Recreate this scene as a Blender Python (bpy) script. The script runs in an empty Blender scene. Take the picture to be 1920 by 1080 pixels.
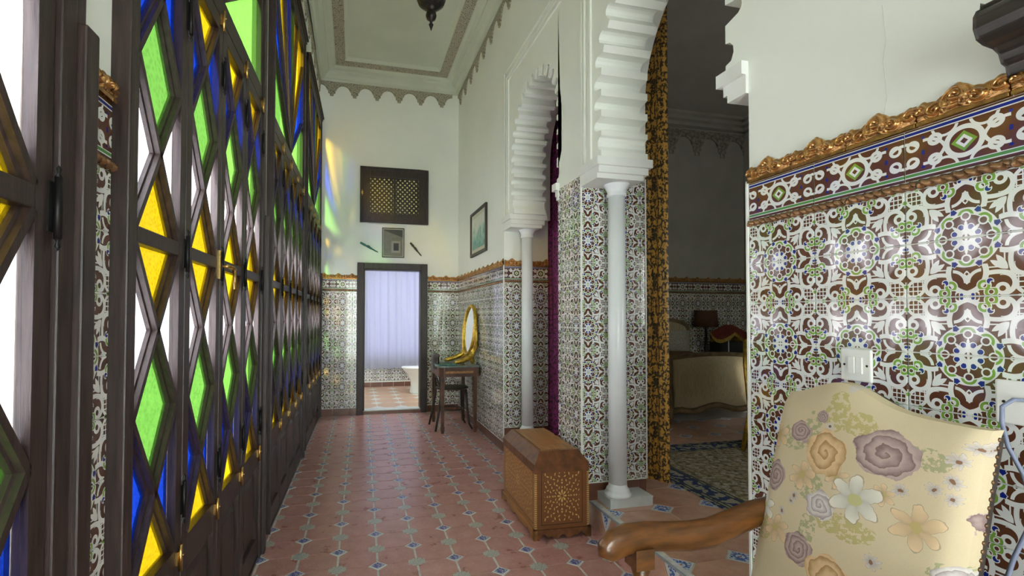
import bpy, bmesh, math, random
from mathutils import Matrix, Vector
R = math.radians
random.seed(7)
scene = bpy.context.scene
C = scene.collection

# ------------------------------------------------------------------ camera
def make_camera():
    f, yaw, pitch, roll, cx, cy, H = 880.78, R(13.091), R(1.207), R(.141), 868.05, 574.66, 1.307
    fw = Vector((math.sin(yaw) * math.cos(pitch), math.cos(yaw) * math.cos(pitch), math.sin(pitch)))
    rt = Vector((math.cos(yaw), -math.sin(yaw), 0)); up = rt.cross(fw)
    r2 = rt * math.cos(roll) + up * math.sin(roll); u2 = -rt * math.sin(roll) + up * math.cos(roll)
    cam = bpy.data.cameras.new('camera'); o = bpy.data.objects.new('camera', cam); C.objects.link(o)
    cam.sensor_width = 36; cam.sensor_fit = 'HORIZONTAL'; cam.lens = f / 1920 * 36
    cam.shift_x = (960 - cx) / 1920; cam.shift_y = (cy - 540) / 1920
    cam.clip_start = .02
    M = Matrix((r2, u2, -fw)).transposed().to_4x4(); M.translation = (0, 0, H)
    o.matrix_world = M; scene.camera = o
make_camera()

# ------------------------------------------------------------------ world, lights, exposure
SKY = 6.0
w = bpy.data.worlds.new('sky'); scene.world = w; w.use_nodes = True
w.node_tree.nodes['Background'].inputs[0].default_value = (.98, .99, .95, 1)
w.node_tree.nodes['Background'].inputs[1].default_value = SKY
def area(name, loc, rot, sx, sy, power, col=(1, 1, 1)):
    l = bpy.data.lights.new(name, 'AREA'); l.shape = 'RECTANGLE'; l.size = sx; l.size_y = sy; l.energy = power; l.color = col
    o = bpy.data.objects.new(name, l); C.objects.link(o); o.location = loc; o.rotation_euler = rot; return o
area('doorway_fill_light', (.5, -2.34, 1.25), (R(90), 0, 0), 1.4, 2.3, 31, (.76, .91, 1.0))      # area light added behind the camera to brighten the corridor
sun = bpy.data.lights.new('sun', 'SUN'); sun.energy = 30.0; sun.angle = R(9); sun.color = (1, .95, .86)
so = bpy.data.objects.new('sun', sun); C.objects.link(so)
so.rotation_euler = Vector((.36, 1.0, -.30)).to_track_quat('-Z', 'Y').to_euler()
vs = scene.view_settings
vs.view_transform = 'Standard'; vs.look = 'None'; vs.gamma = 1; vs.use_curve_mapping = False; vs.exposure = .58
scene.cycles.max_bounces = 10; scene.cycles.transparent_max_bounces = 12; scene.cycles.diffuse_bounces = 6
scene.cycles.use_denoising = True; scene.cycles.sample_clamp_indirect = 6

# ------------------------------------------------------------------ mesh helpers
class MB:
    def __init__(s): s.v = []; s.f = []; s.sm = []; s.uv = None
    def add(s, vs, fs, sm=False):
        b = len(s.v); s.v += [tuple(p) for p in vs]
        for f in fs: s.f.append([i + b for i in f]); s.sm.append(sm)
        return s
    def box(s, x0, x1, y0, y1, z0, z1):
        if x1 < x0: x0, x1 = x1, x0
        if y1 < y0: y0, y1 = y1, y0
        if z1 < z0: z0, z1 = z1, z0
        V = [(x, y, z) for z in (z0, z1) for y in (y0, y1) for x in (x0, x1)]
        return s.add(V, [(0, 2, 3, 1), (4, 5, 7, 6), (0, 1, 5, 4), (2, 6, 7, 3), (0, 4, 6, 2), (1, 3, 7, 5)])
    def cbox(s, c, d, bev=0):
        return s.box(c[0] - d[0] / 2, c[0] + d[0] / 2, c[1] - d[1] / 2, c[1] + d[1] / 2, c[2] - d[2] / 2, c[2] + d[2] / 2)
    def prism(s, poly, axis, a, b, inset=0, sm=False):
        """poly in the plane normal to axis; axis x: (y,z), y: (x,z), z: (x,y)."""
        def P(p, t): return (t, p[0], p[1]) if axis == 'x' else ((p[0], t, p[1]) if axis == 'y' else (p[0], p[1], t))
        n = len(poly); V = [P(p, a) for p in poly] + [P(p, b) for p in poly]
        F = [tuple(range(n))[::-1], tuple(range(n, 2 * n))]
        s.add(V, F); k = len(s.v) - 2 * n
        for i in range(n):
            j = (i + 1) % n; s.f.append([k + i, k + j, k + n + j, k + n + i]); s.sm.append(sm)
        return s
    def tube(s, path, rad, n=8, cap=True, sq=(1, 1)):
        path = [Vector(p) for p in path]; m = len(path)
        if not hasattr(rad, '__len__'): rad = [rad] * m
        V = []; up = None
        for i, p in enumerate(path):
            t = (path[min(i + 1, m - 1)] - path[max(i - 1, 0)]).normalized()
            if up is None:
                up = Vector((0, 0, 1)) if abs(t.z) < .9 else Vector((1, 0, 0))
            sd = t.cross(up).normalized(); up = sd.cross(t).normalized()
            for k in range(n):
                a = 2 * math.pi * (k + .5) / n
                V.append(p + sd * math.cos(a) * rad[i] * sq[0] + up * math.sin(a) * rad[i] * sq[1])
        F = []
        for i in range(m - 1):
            for k in range(n):
                l = (k + 1) % n; F.append((i * n + k, i * n + l, (i + 1) * n + l, (i + 1) * n + k))
        s.add(V, F, n > 5)
        if cap:
            b = len(s.v) - m * n
            s.f.append([b + k for k in range(n)][::-1]); s.sm.append(False)
            s.f.append([b + (m - 1) * n + k for k in range(n)]); s.sm.append(False)
        return s
    def lathe(s, prof, c=(0, 0, 0), n=20, ax='z', sx=1, sy=1):
        V = []; F = []
        for (r, z) in prof:
            for k in range(n):
                a = 2 * math.pi * k / n; x, y = r * math.cos(a) * sx, r * math.sin(a) * sy
                V.append((c[0] + x, c[1] + y, c[2] + z) if ax == 'z' else ((c[0] + x, c[1] + z, c[2] + y) if ax == 'y' else (c[0] + z, c[1] + x, c[2] + y)))
        for i in range(len(prof) - 1):
            for k in range(n):
                l = (k + 1) % n; F.append((i * n + k, i * n + l, (i + 1) * n + l, (i + 1) * n + k))
        s.add(V, F, True); b = len(s.v) - len(prof) * n
        if prof[0][0] > 1e-5: s.f.append([b + k for k in range(n)][::-1]); s.sm.append(False)
        if prof[-1][0] > 1e-5: s.f.append([b + (len(prof) - 1) * n + k for k in range(n)]); s.sm.append(False)
        return s
    def grid(s, fn, nu, nv, sm=True, uv=None):
        V = [fn(i / nu, j / nv) for j in range(nv + 1) for i in range(nu + 1)]
        F = [(j * (nu + 1) + i, j * (nu + 1) + i + 1, (j + 1) * (nu + 1) + i + 1, (j + 1) * (nu + 1) + i) for j in range(nv) for i in range(nu)]
        if uv:
            if s.uv is None: s.uv = {}
            b = len(s.v)
            for j in range(nv + 1):
                for i in range(nu + 1): s.uv[b + j * (nu + 1) + i] = uv(i / nu, j / nv)
        return s.add(V, F, sm)
    def mesh(s, name, fix=True, bevel=0):
        me = bpy.data.meshes.new(name); me.from_pydata(s.v, [], s.f)
        for p, q in zip(me.polygons, s.sm): p.use_smooth = q
        if s.uv:
            l = me.uv_layers.new(name='UVMap')
            for lp in me.loops: l.data[lp.index].uv = s.uv.get(lp.vertex_index, (0, 0))
        if fix or bevel:
            bm = bmesh.new(); bm.from_mesh(me)
            if bevel:
                bmesh.ops.remove_doubles(bm, verts=bm.verts, dist=1e-6)
                ed = [e for e in bm.edges if len(e.link_faces) == 2 and e.calc_face_angle(0) > .5]
                bmesh.ops.bevel(bm, geom=ed, offset=bevel, segments=2, profile=.6, affect='EDGES', clamp_overlap=True)
            if fix: bmesh.ops.recalc_face_normals(bm, faces=bm.faces)
            bm.to_mesh(me); bm.free()
        me.update(); return me
    def build(s, name, m, parent=None, loc=(0, 0, 0), rz=0, bevel=0, fix=True):
        return obj(name, s.mesh(name, fix, bevel), m, parent, loc, rz)
def obj(name, me, m=None, parent=None, loc=(0, 0, 0), rz=0):
    if m is not None and not me.materials:
        for k in (m if isinstance(m, (list, tuple)) else [m]): me.materials.append(k)
    o = bpy.data.objects.new(name, me); C.objects.link(o)
    o.location = loc; o.rotation_euler = (0, 0, rz); o.parent = parent
    return o
def tag(o, label, cat, group=None, kind=None):
    o['label'] = label; o['category'] = cat
    if group: o['group'] = group
    if kind: o['kind'] = kind
    return o
def thing(name, label, cat, loc=(0, 0, 0), rz=0, group=None, kind=None):
    o = bpy.data.objects.new(name, None); C.objects.link(o); o.location = loc; o.rotation_euler = (0, 0, rz)
    o.empty_display_size = .05
    return tag(o, label, cat, group, kind)
def copy_tree(o, parent=None):
    c = o.copy(); C.objects.link(c); c.parent = parent
    for ch in list(o.children): copy_tree(ch, c)
    return c

# ------------------------------------------------------------------ material helpers
class G:
    """Small compiler from Python expressions to shader nodes."""
    def __init__(s, name, rough=.5, metal=0, coat=0, spec=.5):
        s.mat = bpy.data.materials.new(name); s.mat.use_nodes = True; s.nt = s.mat.node_tree
        s.p = s.nt.nodes['Principled BSDF']
        s.p.inputs['Roughness'].default_value = rough; s.p.inputs['Metallic'].default_value = metal
        s.p.inputs['Coat Weight'].default_value = coat; s.p.inputs['Specular IOR Level'].default_value = spec
        s._tc = None
    def n(s, t): return s.nt.nodes.new(t)
    def set(s, sock, v):
        if isinstance(v, bpy.types.NodeSocket): s.nt.links.new(v, sock)
        elif hasattr(v, '__len__') and sock.type == 'RGBA' and len(v) == 3: sock.default_value = (*v, 1)
        else: sock.default_value = v
    def m(s, op, a, b=None, c=None):
        d = s.n('ShaderNodeMath'); d.operation = op
        for i, q in enumerate((a, b, c)):
            if q is not None: s.set(d.inputs[i], q)
        return d.outputs[0]
    def add(s, a, b): return s.m('ADD', a, b)
    def sub(s, a, b): return s.m('SUBTRACT', a, b)
    def mul(s, a, b): return s.m('MULTIPLY', a, b)
    def abs(s, a): return s.m('ABSOLUTE', a)
    def mn(s, *a):
        r = a[0]
        for q in a[1:]: r = s.m('MINIMUM', r, q)
        return r
    def mx(s, *a):
        r = a[0]
        for q in a[1:]: r = s.m('MAXIMUM', r, q)
        return r
    def lt(s, a, b=0.0): return s.m('LESS_THAN', a, b)
    def tc(s, k='Object'):
        if s._tc is None: s._tc = s.n('ShaderNodeTexCoord')
        return s._tc.outputs[k]
    def sep(s, v):
        d = s.n('ShaderNodeSeparateXYZ'); s.set(d.inputs[0], v); return d.outputs[0], d.outputs[1], d.outputs[2]
    def xyz(s, x, y, z=0.0):
        d = s.n('ShaderNodeCombineXYZ')
        for i, q in enumerate((x, y, z)): s.set(d.inputs[i], q)
        return d.outputs[0]
    def vm(s, op, a, b=None, sc=None):
        d = s.n('ShaderNodeVectorMath'); d.operation = op; s.set(d.inputs[0], a)
        if b is not None: s.set(d.inputs[1], b)
        if sc is not None: s.set(d.inputs[3], sc)
        return d.outputs['Value'] if op in ('DISTANCE', 'LENGTH', 'DOT_PRODUCT') else d.outputs[0]
    def dist(s, v, c): return s.vm('DISTANCE', v, (c[0], c[1], 0.0))
    def disc(s, v, c, r): return s.sub(s.dist(v, c), r)
    def ring(s, v, c, r, w): return s.sub(s.abs(s.sub(s.dist(v, c), r)), w)
    def mix(s, f, a, b):
        d = s.n('ShaderNodeMix'); d.data_type = 'RGBA'; s.set(d.inputs[0], f); s.set(d.inputs[6], a); s.set(d.inputs[7], b); return d.outputs[2]
    def noise(s, scale, v=None, detail=3, rough=.55, out='Fac', dist=0):
        d = s.n('ShaderNodeTexNoise'); d.inputs['Scale'].default_value = scale; d.inputs['Detail'].default_value = detail
        d.inputs['Roughness'].default_value = rough; d.inputs['Distortion'].default_value = dist
        s.set(d.inputs['Vector'], s.tc() if v is None else v); return d.outputs[out]
    def voro(s, scale, v=None, feature='F1', out='Distance', rnd=1):
        d = s.n('ShaderNodeTexVoronoi'); d.feature = feature; d.inputs['Scale'].default_value = scale; d.inputs['Randomness'].default_value = rnd
        s.set(d.inputs['Vector'], s.tc() if v is None else v); return d.outputs[out]
    def ramp(s, f, *st):
        d = s.n('ShaderNodeValToRGB'); e = d.color_ramp.elements
        while len(e) < len(st): e.new(.5)
        for k, (p, c) in zip(e, st): k.position = p; k.color = (*c, 1)
        s.set(d.inputs[0], f); return d.outputs[0]
    def bump(s, h, strength=.3, dist=.01):
        d = s.n('ShaderNodeBump'); d.inputs['Strength'].default_value = strength; d.inputs['Distance'].default_value = dist
        s.set(d.inputs['Height'], h); s.set(s.p.inputs['Normal'], d.outputs[0])
    def col(s, c): s.set(s.p.inputs['Base Color'], c); return s.mat
def plain(name, c, rough=.5, metal=0, var=.12, scale=14, bump=0, bscale=60, coat=0, stretch=None, spec=.5):
    g = G(name, rough, metal, coat, spec)
    v = None
    if stretch: v = g.vm('MULTIPLY', g.tc(), stretch)
    f = g.noise(scale, v, 4)
    lo = tuple(max(0, k * (1 - var * 1.6)) for k in c); hi = tuple(min(1, k * (1 + var * 1.6)) for k in c)
    g.col(g.ramp(f, (.3, lo), (.7, hi)))
    if bump: g.bump(g.noise(bscale, v, 3), bump, .004)
    return g.mat
M = {}
M['plaster'] = plain('white_plaster', (.84, .87, .82), .75, var=.02, scale=1.6, bump=.08, bscale=35)
M['stucco'] = plain('white_stucco', (.80, .82, .80), .6, var=.03, scale=6, bump=.12, bscale=50)
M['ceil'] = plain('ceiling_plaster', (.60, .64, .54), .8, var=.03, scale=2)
M['wood'] = plain('dark_stained_wood', (.030, .018, .016), .42, var=.35, scale=6, bump=.15, bscale=30, stretch=(14, 14, 1.2))
M['wood_y'] = M['wood']
M['iron'] = plain('black_iron', (.012, .011, .011), .45, .6)
M['brass'] = plain('old_brass', (.55, .36, .12), .32, 1, .2, 60)
M['bronze'] = plain('bronze_lustre_glaze', (.52, .27, .09), .26, .8, .3, 60, coat=.4)
M['rope'] = plain('brown_lustre_rope', (.32, .17, .08), .25, .6, .25, 60, coat=.5)
M['terra_skirt'] = plain('brown_skirting_tile', (.15, .055, .033), .3, var=.15, scale=9, coat=.2)
M['chromewhite'] = plain('white_plastic', (.82, .83, .80), .35, var=.02)
M['column'] = plain('white_painted_column', (.84, .88, .91), .32, var=.02, scale=5, coat=.15)
M['marble'] = plain('grey_marble', (.62, .66, .66), .35, var=.08, scale=8)
M['grout'] = plain('white_grout', (.62, .62, .60), .8, var=.12, scale=30)
M['gilt'] = plain('gilded_wood', (.62, .40, .07), .35, .8, .25, 30)
M['mirror'] = plain('mirror_glass', (.8, .83, .82), .04, 1, 0)
M['porcelain'] = plain('porcelain', (.85, .87, .9), .12, var=.01, coat=.6)
M['grey_iron'] = plain('dark_lantern_metal', (.035, .03, .028), .4, .8, .4, 50)
M['cable'] = plain('blue_grey_cable', (.20, .23, .34), .45, var=.05)
M['shelf'] = plain('near_black_wood', (.03, .024, .022), .3, var=.4, scale=5, stretch=(14, 1, 14))

# ------------------------------------------------------------------ patterned materials
TW, TH = .2505, .28            # one medallion of the wall tiles: width, height (two tiles high)
BROWN, WHITE, GREEN, BLUE = (.105, .036, .020), (.80, .82, .81), (.20, .38, .055), (.012, .025, .24)
def azulejo():
    g = G('lustre_glazed_azulejo', .14, 0, .5)
    x, y, z = g.sep(g.tc())
    u = g.abs(g.mul(x, 2 / TW)); v = g.abs(g.mul(z, 2 / TH))
    a = g.mx(u, v); b = g.mn(u, v); P = g.xyz(a, b)
    s = g.mul(g.add(a, b), .70711); t = g.mul(g.sub(a, b), .70711); S = g.xyz(s, t)
    p = g.mx(a, s); q = g.mn(b, t); Q = g.xyz(p, q); r = g.vm('LENGTH', P)
    # white bands
    ogive = g.mx(g.ring(P, (.60, -.075), .355, .042), g.sub(.47, a))
    elbow = g.mx(g.ring(P, (1.20, .42), .585, .036), g.sub(.26, b), g.sub(b, .66))
    thin = g.mx(g.sub(g.abs(g.sub(a, .535)), .011), g.sub(.24, b), g.sub(b, .70))
    tulip = g.mx(g.disc(P, (.68, -.085), .145), g.sub(.028, g.add(g.abs(g.sub(a, .62)), b)))
    petal = g.mx(g.ring(P, (.77, .225), .205, .026), g.sub(a, .77), g.sub(b, .21))
    sweep = g.mx(g.ring(P, (.80, .50), .165, .036), g.sub(.47, b), g.sub(.66, a))
    scroll = g.ring(P, (.885, .500), .072, .028)
    leaf = g.mx(g.ring(S, (1.17, -.14), .275, .028), g.sub(.94, s))
    inl = g.mx(g.disc(S, (1.17, -.14), .275), g.sub(.95, s))
    hatch = g.mx(g.mn(g.sub(g.abs(g.sub(g.m('FRACT', g.mul(a, 12.0)), .5)), .12), g.sub(g.abs(g.sub(g.m('FRACT', g.mul(b, 12.0)), .5)), .12)), inl)
    bud = g.mx(g.disc(P, (.666, .345), .245), g.disc(P, (.334, .565), .245))
    corner = g.sub(g.dist(P, (1.0, 1.0)), .09)
    edge = g.mx(g.sub(.982, a), g.sub(.70, b))
    tip = g.mx(g.ring(P, (1.0, .105), .085, .014), g.sub(b, .18))
    W = g.mn(ogive, elbow, thin, tulip, petal, sweep, scroll, leaf, bud, corner, edge, tip, hatch)
    bg = g.mix(g.noise(18), (.085, .028, .016), (.15, .06, .03))
    c = g.mix(g.lt(W), bg, WHITE)
    c = g.mix(g.lt(g.sub(r, .46)), c, bg)
    hole = g.dist(Q, (.365, 0.0))
    ringg = g.mx(g.sub(g.abs(g.sub(r, .440)), .042), g.sub(.078, hole), g.sub(hole, .122))
    c = g.mix(g.lt(g.sub(g.abs(g.sub(r, .445)), .062)), c, WHITE)
    star = g.mn(g.sub(r, .17), g.mx(g.disc(Q, (.215, -.125), .150), g.sub(p, .33)))
    c = g.mix(g.lt(g.mn(star, g.sub(g.abs(g.sub(hole, .066)), .013))), c, WHITE)
    S1 = g.mx(g.ring(P, (.825, .245), .070, .022), g.sub(a, .885)); S2 = g.mx(g.ring(P, (.935, .345), .070, .022), g.sub(.875, a))
    gr = g.mn(S1, S2, ringg, g.mx(g.disc(P, (1.02, .78), .06), g.sub(.76, b)))
    c = g.mix(g.lt(gr, .016), c, WHITE); c = g.mix(g.lt(gr), c, GREEN)
    sq = g.sub(g.add(g.abs(g.sub(p, .445)), g.abs(g.sub(q, .184))), .058)
    bl = g.mn(sq, g.mx(g.disc(Q, (.175, .0725), .044), g.sub(.034, q)), g.mx(g.disc(P, (.76, .33), .045), g.sub(.036, g.dist(P, (.79, .36)))), g.disc(P, (.97, .085), .026))
    c = g.mix(g.lt(bl, .014), c, WHITE); c = g.mix(g.lt(bl), c, BLUE)
    br = g.mn(g.sub(hole, .050), g.mx(g.sub(r, .062), g.sub(.02, b)), g.disc(Q, (.255, .105), .022))
    c = g.mix(g.lt(br), c, bg)
    g.set(g.p.inputs['Roughness'], g.m('MULTIPLY_ADD', g.noise(5), .12, .06))
    return g.col(c)
BH = .135
def border_mat():
    g = G('azulejo_border', .14, 0, .5)
    x, y, z = g.sep(g.tc())
    u = g.abs(g.mul(x, 2 / TW)); vv = g.mul(z, 2 / BH); v = g.abs(vv)
    v2 = g.mul(v, .54); P = g.xyz(u, v2)
    Wt = g.mn(g.ring(P, (.0, .0), .27, .045), g.ring(P, (.46, .20), .085, .038), g.mx(g.ring(P, (.62, -.10), .34, .03), g.sub(u, .66)),
              g.ring(P, (.84, .17), .09, .03), g.mx(g.ring(P, (.98, -.05), .30, .03), g.sub(.75, u)), g.mx(g.ring(P, (.3, .42), .2, .025), g.sub(v2, .38)))
    bg = g.mix(g.noise(18), (.085, .028, .016), (.15, .06, .03))
    c = g.mix(g.lt(Wt), bg, WHITE)
    d = g.add(u, g.mul(v2, 1.0))
    c = g.mix(g.lt(d, .20), c, GREEN); c = g.mix(g.lt(d, .13), c, WHITE); c = g.mix(g.lt(d, .06), c, bg)
    c = g.mix(g.lt(g.mn(g.disc(P, (.66, .30), .03), g.disc(P, (.66, .02), .03))), c, BLUE)
    c = g.mix(g.lt(.72, vv), c, WHITE); c = g.mix(g.lt(.76, vv), c, BLUE); c = g.mix(g.lt(.87, vv), c, WHITE); c = g.mix(g.lt(.91, vv), c, bg)
    c = g.mix(g.lt(vv, -.70), c, WHITE); c = g.mix(g.lt(vv, -.73), c, (.10, .30, .07)); c = g.mix(g.lt(vv, -.84), c, WHITE); c = g.mix(g.lt(vv, -.88), c, bg)
    return g.col(c)
M['azulejo'] = azulejo(); M['border'] = border_mat()
def terra(name, c0, c1, rough):
    g = G(name, rough, 0, .12)
    inf = g.n('ShaderNodeObjectInfo')
    v = g.vm('ADD', g.tc(), g.vm('SCALE', inf.outputs['Location'], sc=3.7))
    f = g.noise(9, v, 5, .65)
    c = g.ramp(f, (.32, c0), (.68, c1))
    c = g.mix(g.mul(inf.outputs['Random'], .22), c, tuple(k * .75 for k in c0))
    sp = g.noise(70, v, 2)
    c = g.mix(g.m('MULTIPLY', g.lt(.64, sp), .35), c, (.62, .45, .38))
    g.set(g.p.inputs['Roughness'], g.m('MULTIPLY_ADD', f, .2, rough - .1))
    return g.col(c)
M['red_tile'] = terra('pink_terracotta_tile', (.44, .205, .18), (.58, .315, .28), .30)
M['oct_tile'] = terra('orange_terracotta_tile', (.48, .245, .165), (.68, .43, .31), .36)
def inset_mat(name, rx, ry, c_in, c_line, purple):
    g = G(name, .3, 0, .2)
    x, y, z = g.sep(g.tc()); d = g.add(g.abs(g.mul(x, 1 / rx)), g.abs(g.mul(y, 1 / ry)))
    P = g.xyz(g.abs(g.mul(x, 1 / rx)), g.abs(g.mul(y, 1 / ry)))
    nz = g.noise(130 if rx < .06 else 75, None, 2, .5)
    c = g.mix(g.lt(nz, .50), c_line, c_in)
    pet = g.mn(g.ring(P, (.0, .0), .34, .05), g.ring(P, (.34, .34), .14, .05), g.disc(P, (.0, .0), .10))
    c = g.mix(g.lt(pet), c, c_in); c = g.mix(g.lt(g.disc(P, (0, 0), .09)), c, purple)
    c = g.mix(g.lt(.80, d), c, (.66, .68, .66))
    return g.col(c)
M['diamond'] = inset_mat('blue_diamond_inset', .046, .040, (.05, .06, .30), (.42, .45, .58), (.2, .05, .25))
M['dot'] = inset_mat('blue_flower_inset', .078, .068, (.035, .11, .42), (.60, .68, .74), (.6, .2, .08))
def speck():
    g = G('grey_speckled_inset', .35, 0, .15)
    f = g.voro(190); c = g.mix(g.lt(f, .36), (.50, .52, .48), (.12, .16, .17)); return g.col(c)
M['speck'] = speck()
def bath_floor():
    g = G('bathroom_floor', .35)
    x, y, z = g.sep(g.tc()); a = g.m('PINGPONG', x, .165); b = g.m('PINGPONG', y, .165)
    c = g.mix(g.noise(6), (.45, .26, .16), (.62, .42, .28))
    c = g.mix(g.lt(g.add(a, b), .09), c, (.62, .66, .62)); c = g.mix(g.lt(g.mn(a, b), .004), c, (.7, .7, .68)); return g.col(c)
M['bath_floor'] = bath_floor()
def damask():
    g = G('gold_damask', .45, 0, 0); g.p.inputs['Sheen Weight'].default_value = .2
    u, v, _ = g.sep(g.tc('UV'))
    wv = g.noise(9, g.tc('UV'), 2, out='Color'); 
    uu = g.m('PINGPONG', u, .11); vv = g.m('PINGPONG', v, .17)
    P = g.vm('ADD', g.xyz(g.mul(uu, 9.1), g.mul(vv, 5.9)), g.vm('SCALE', g.vm('SUBTRACT', wv, (.5, .5, .5)), sc=.22))
    fl = g.mn(g.disc(P, (.12, .15), .20), g.ring(P, (.5, .45), .22, .06), g.disc(P, (.75, .8), .17), g.ring(P, (.2, .85), .2, .05), g.ring(P, (.85, .25), .16, .05))
    n = g.noise(55, g.tc('UV'), 3)
    c = g.mix(g.noise(4, g.tc('UV')), (.60, .31, .05), (.80, .47, .10))
    k = g.mul(g.lt(fl), g.lt(.43, n)); k = g.mx(k, g.mul(g.lt(fl, .10), g.lt(.56, n)))
    return g.col(g.mix(k, c, (.055, .032, .010)))
M['damask'] = damask()
def purple():
    g = G('purple_brocade', .5); g.p.inputs['Sheen Weight'].default_value = .3
    n = g.noise(38, g.tc('UV'), 3)
    return g.col(g.ramp(n, (.42, (.075, .008, .045)), (.55, (.34, .03, .22))))
M['purple'] = purple()
def rug():
    g = G('oriental_rug', .95, 0, 0, .1)
    x, y, z = g.sep(g.tc())
    d = g.mn(g.add(x, .75), g.sub(.75, x), g.add(y, 1.1), g.sub(1.1, y))      # distance from the edge
    n = g.noise(26, None, 4, .6); n2 = g.voro(16)
    c = g.ramp(n, (.36, (.10, .085, .05)), (.5, (.24, .20, .125)), (.62, (.34, .30, .21)))
    c = g.mix(g.mul(g.lt(n2, .30), .8), c, (.42, .39, .33)); c = g.mix(g.mul(g.lt(n2, .13), .8), c, (.06, .08, .16))
    b = g.mix(g.lt(g.noise(19, None, 3), .5), (.30, .29, .22), (.035, .05, .13))
    c = g.mix(g.lt(d, .20), c, b)
    for e in (.03, .06, .18, .21): c = g.mix(g.lt(g.abs(g.sub(d, e)), .007), c, (.05, .06, .05))
    g.bump(n, .4, .01)
    return g.col(c)
M['rug'] = rug()
def floral():
    g = G('floral_tapestry', .85, 0, 0, .2)
    x, y, z = g.sep(g.tc())            # local: y across the back (0..1 from far to near), z up
    wc = g.noise(30, None, 3, out='Color')
    V0 = g.xyz(g.mul(y, .90), z)
    V = g.vm('ADD', V0, g.vm('SCALE', g.vm('SUBTRACT', wc, (.5, .5, .5)), sc=.022))
    wc2 = g.noise(7, V0, 2, out='Color')
    base = g.mix(g.noise(5), (.60, .50, .32), (.70, .60, .43))
    base = g.mix(g.mul(g.noise(260, None, 1), .25), base, (.5, .4, .24))
    c = base
    fine = g.noise(75, V0, 3, .6); 
    def field(L):
        r = None
        for cx, cy, rad, *st in L:
            if st: k = g.vm('LENGTH', g.vm('MULTIPLY', g.vm('SUBTRACT', V, (cx, cy, 0.0)), (st[0] / rad, st[1] / rad, 0.0)))
            else: k = g.mul(g.dist(V, (cx, cy)), 1 / rad)
            r = k if r is None else g.mn(r, k)
        return r
    olive = field(((.165, .405, .040, 1.5, .8), (.215, .385, .036, .9, 1.3), (.22, .145, .045, .7, 1.6), (.02, .06, .036), (.32, .03, .036, .8, 1.5)))
    sage = field(((.07, .315, .035), (.13, .21, .036), (.145, .105, .03, 1.4, .8), (.325, .34, .045, .8, 1.8), (.40, .10, .036, 1, .7), (.115, .345, .036, 1.5, .7)))
    c = g.mix(g.mul(g.mul(g.lt(olive, 1.0), g.lt(.47, fine)), .65), c, (.42, .36, .10))
    c = g.mix(g.mul(g.mul(g.lt(sage, 1.0), g.lt(.50, fine)), .8), c, (.34, .35, .19))
    # scattered tiny daisies
    vo = g.voro(17, V0); c = g.mix(g.mul(g.lt(vo, .17), g.lt(.50, g.noise(6, V0, 1))), c, (.58, .53, .48)); c = g.mix(g.mul(g.lt(vo, .06), g.lt(.50, g.noise(6, V0, 1))), c, (.20, .11, .08))
    def near(L):
        k0 = v0 = None
        for cx, cy, rad, *st in L:
            sx, sy = st if st else (1, 1)
            v_ = g.vm('MULTIPLY', g.vm('SUBTRACT', V, (cx, cy, 0.0)), (sx / rad, sy / rad, 0.0)); k_ = g.vm('LENGTH', v_)
            if k0 is None: k0, v0 = k_, v_
            else:
                d = g.n('ShaderNodeMix'); d.data_type = 'VECTOR'; g.set(d.inputs[0], g.lt(k_, k0)); g.set(d.inputs[4], v0); g.set(d.inputs[5], v_)
                v0 = d.outputs[1]; k0 = g.mn(k0, k_)
        x_, y_, _ = g.sep(v0); return k0, g.m('ARCTAN2', y_, x_)
    wob = g.noise(34, V0, 2)
    def roses(c, L, lt_, dk, turns=3.1):
        k, ang = near(L)
        edge = g.m('MULTIPLY_ADD', g.m('SINE', g.mul(ang, 5.0)), .07, .98)
        f = g.m('FRACT', g.add(g.add(g.mul(k, turns), g.mul(ang, .1592)), g.mul(wob, .95)))
        f = g.m('MULTIPLY_ADD', g.m('POWER', f, 1.6), .95, g.mul(fine, .35))
        cc = g.mix(f, lt_, dk)
        return g.mix(g.lt(k, edge), c, cc)
    def daisies(c, L, pc, cc, np=6):
        k, ang = near(L)
        s_ = g.abs(g.m('SINE', g.mul(ang, np / 2))); rr = g.m('MULTIPLY_ADD', s_, .52, .46)
        sh = g.mix(g.m('MULTIPLY_ADD', k, .8, g.mul(s_, .25)), tuple(q * .55 for q in pc), pc)
        c = g.mix(g.mul(g.lt(k, g.add(rr, .05)), .75), c, (.36, .29, .20)); c = g.mix(g.lt(k, rr), c, sh); return g.mix(g.lt(k, .26), c, cc)
    MV, MD = (.54, .42, .39), (.24, .16, .16); PE, PD = (.78, .56, .33), (.42, .26, .12); WH = (.76, .73, .64)
    c = daisies(c, ((.345, .20, .046), (.065, .07, .036), (.02, .31, .036), (.285, .245, .024), (.11, .225, .036), (.19, .25, .03)), (.74, .55, .34), (.50, .40, .18), 6)
    c = roses(c, ((.275, .332, .054, .9, 1.0), (.085, .335, .028), (.035, .20, .034, 1.2, .8), (.445, .235, .040), (.13, .05, .038), (.135, .385, .015), (.44, .06, .02)), MV, MD)
    c = roses(c, ((.155, .298, .052, 1.1, .9), (.205, .02, .050)), PE, PD, 2.6)
    c = roses(c, ((.40, .115, .028, 1.2, .8), (.165, .172, .036)), (.72, .69, .66), (.38, .31, .32), 3.0)
    c = daisies(c, ((.235, .215, .056), (.015, .11, .038)), WH, (.52, .50, .24), 6)
    c = daisies(c, ((.31, .265, .014), (.36, .285, .014), (.385, .31, .015), (.385, .35, .015), (.405, .38, .016), (.39, .275, .013), (.10, .17, .012), (.09, .155, .011), (.07, .12, .012), (.285, .10, .017)), (.62, .56, .52), (.24, .13, .08), 8)
    g.bump(g.noise(420, None, 1), .15, .001)
    return g.col(c)
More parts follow.
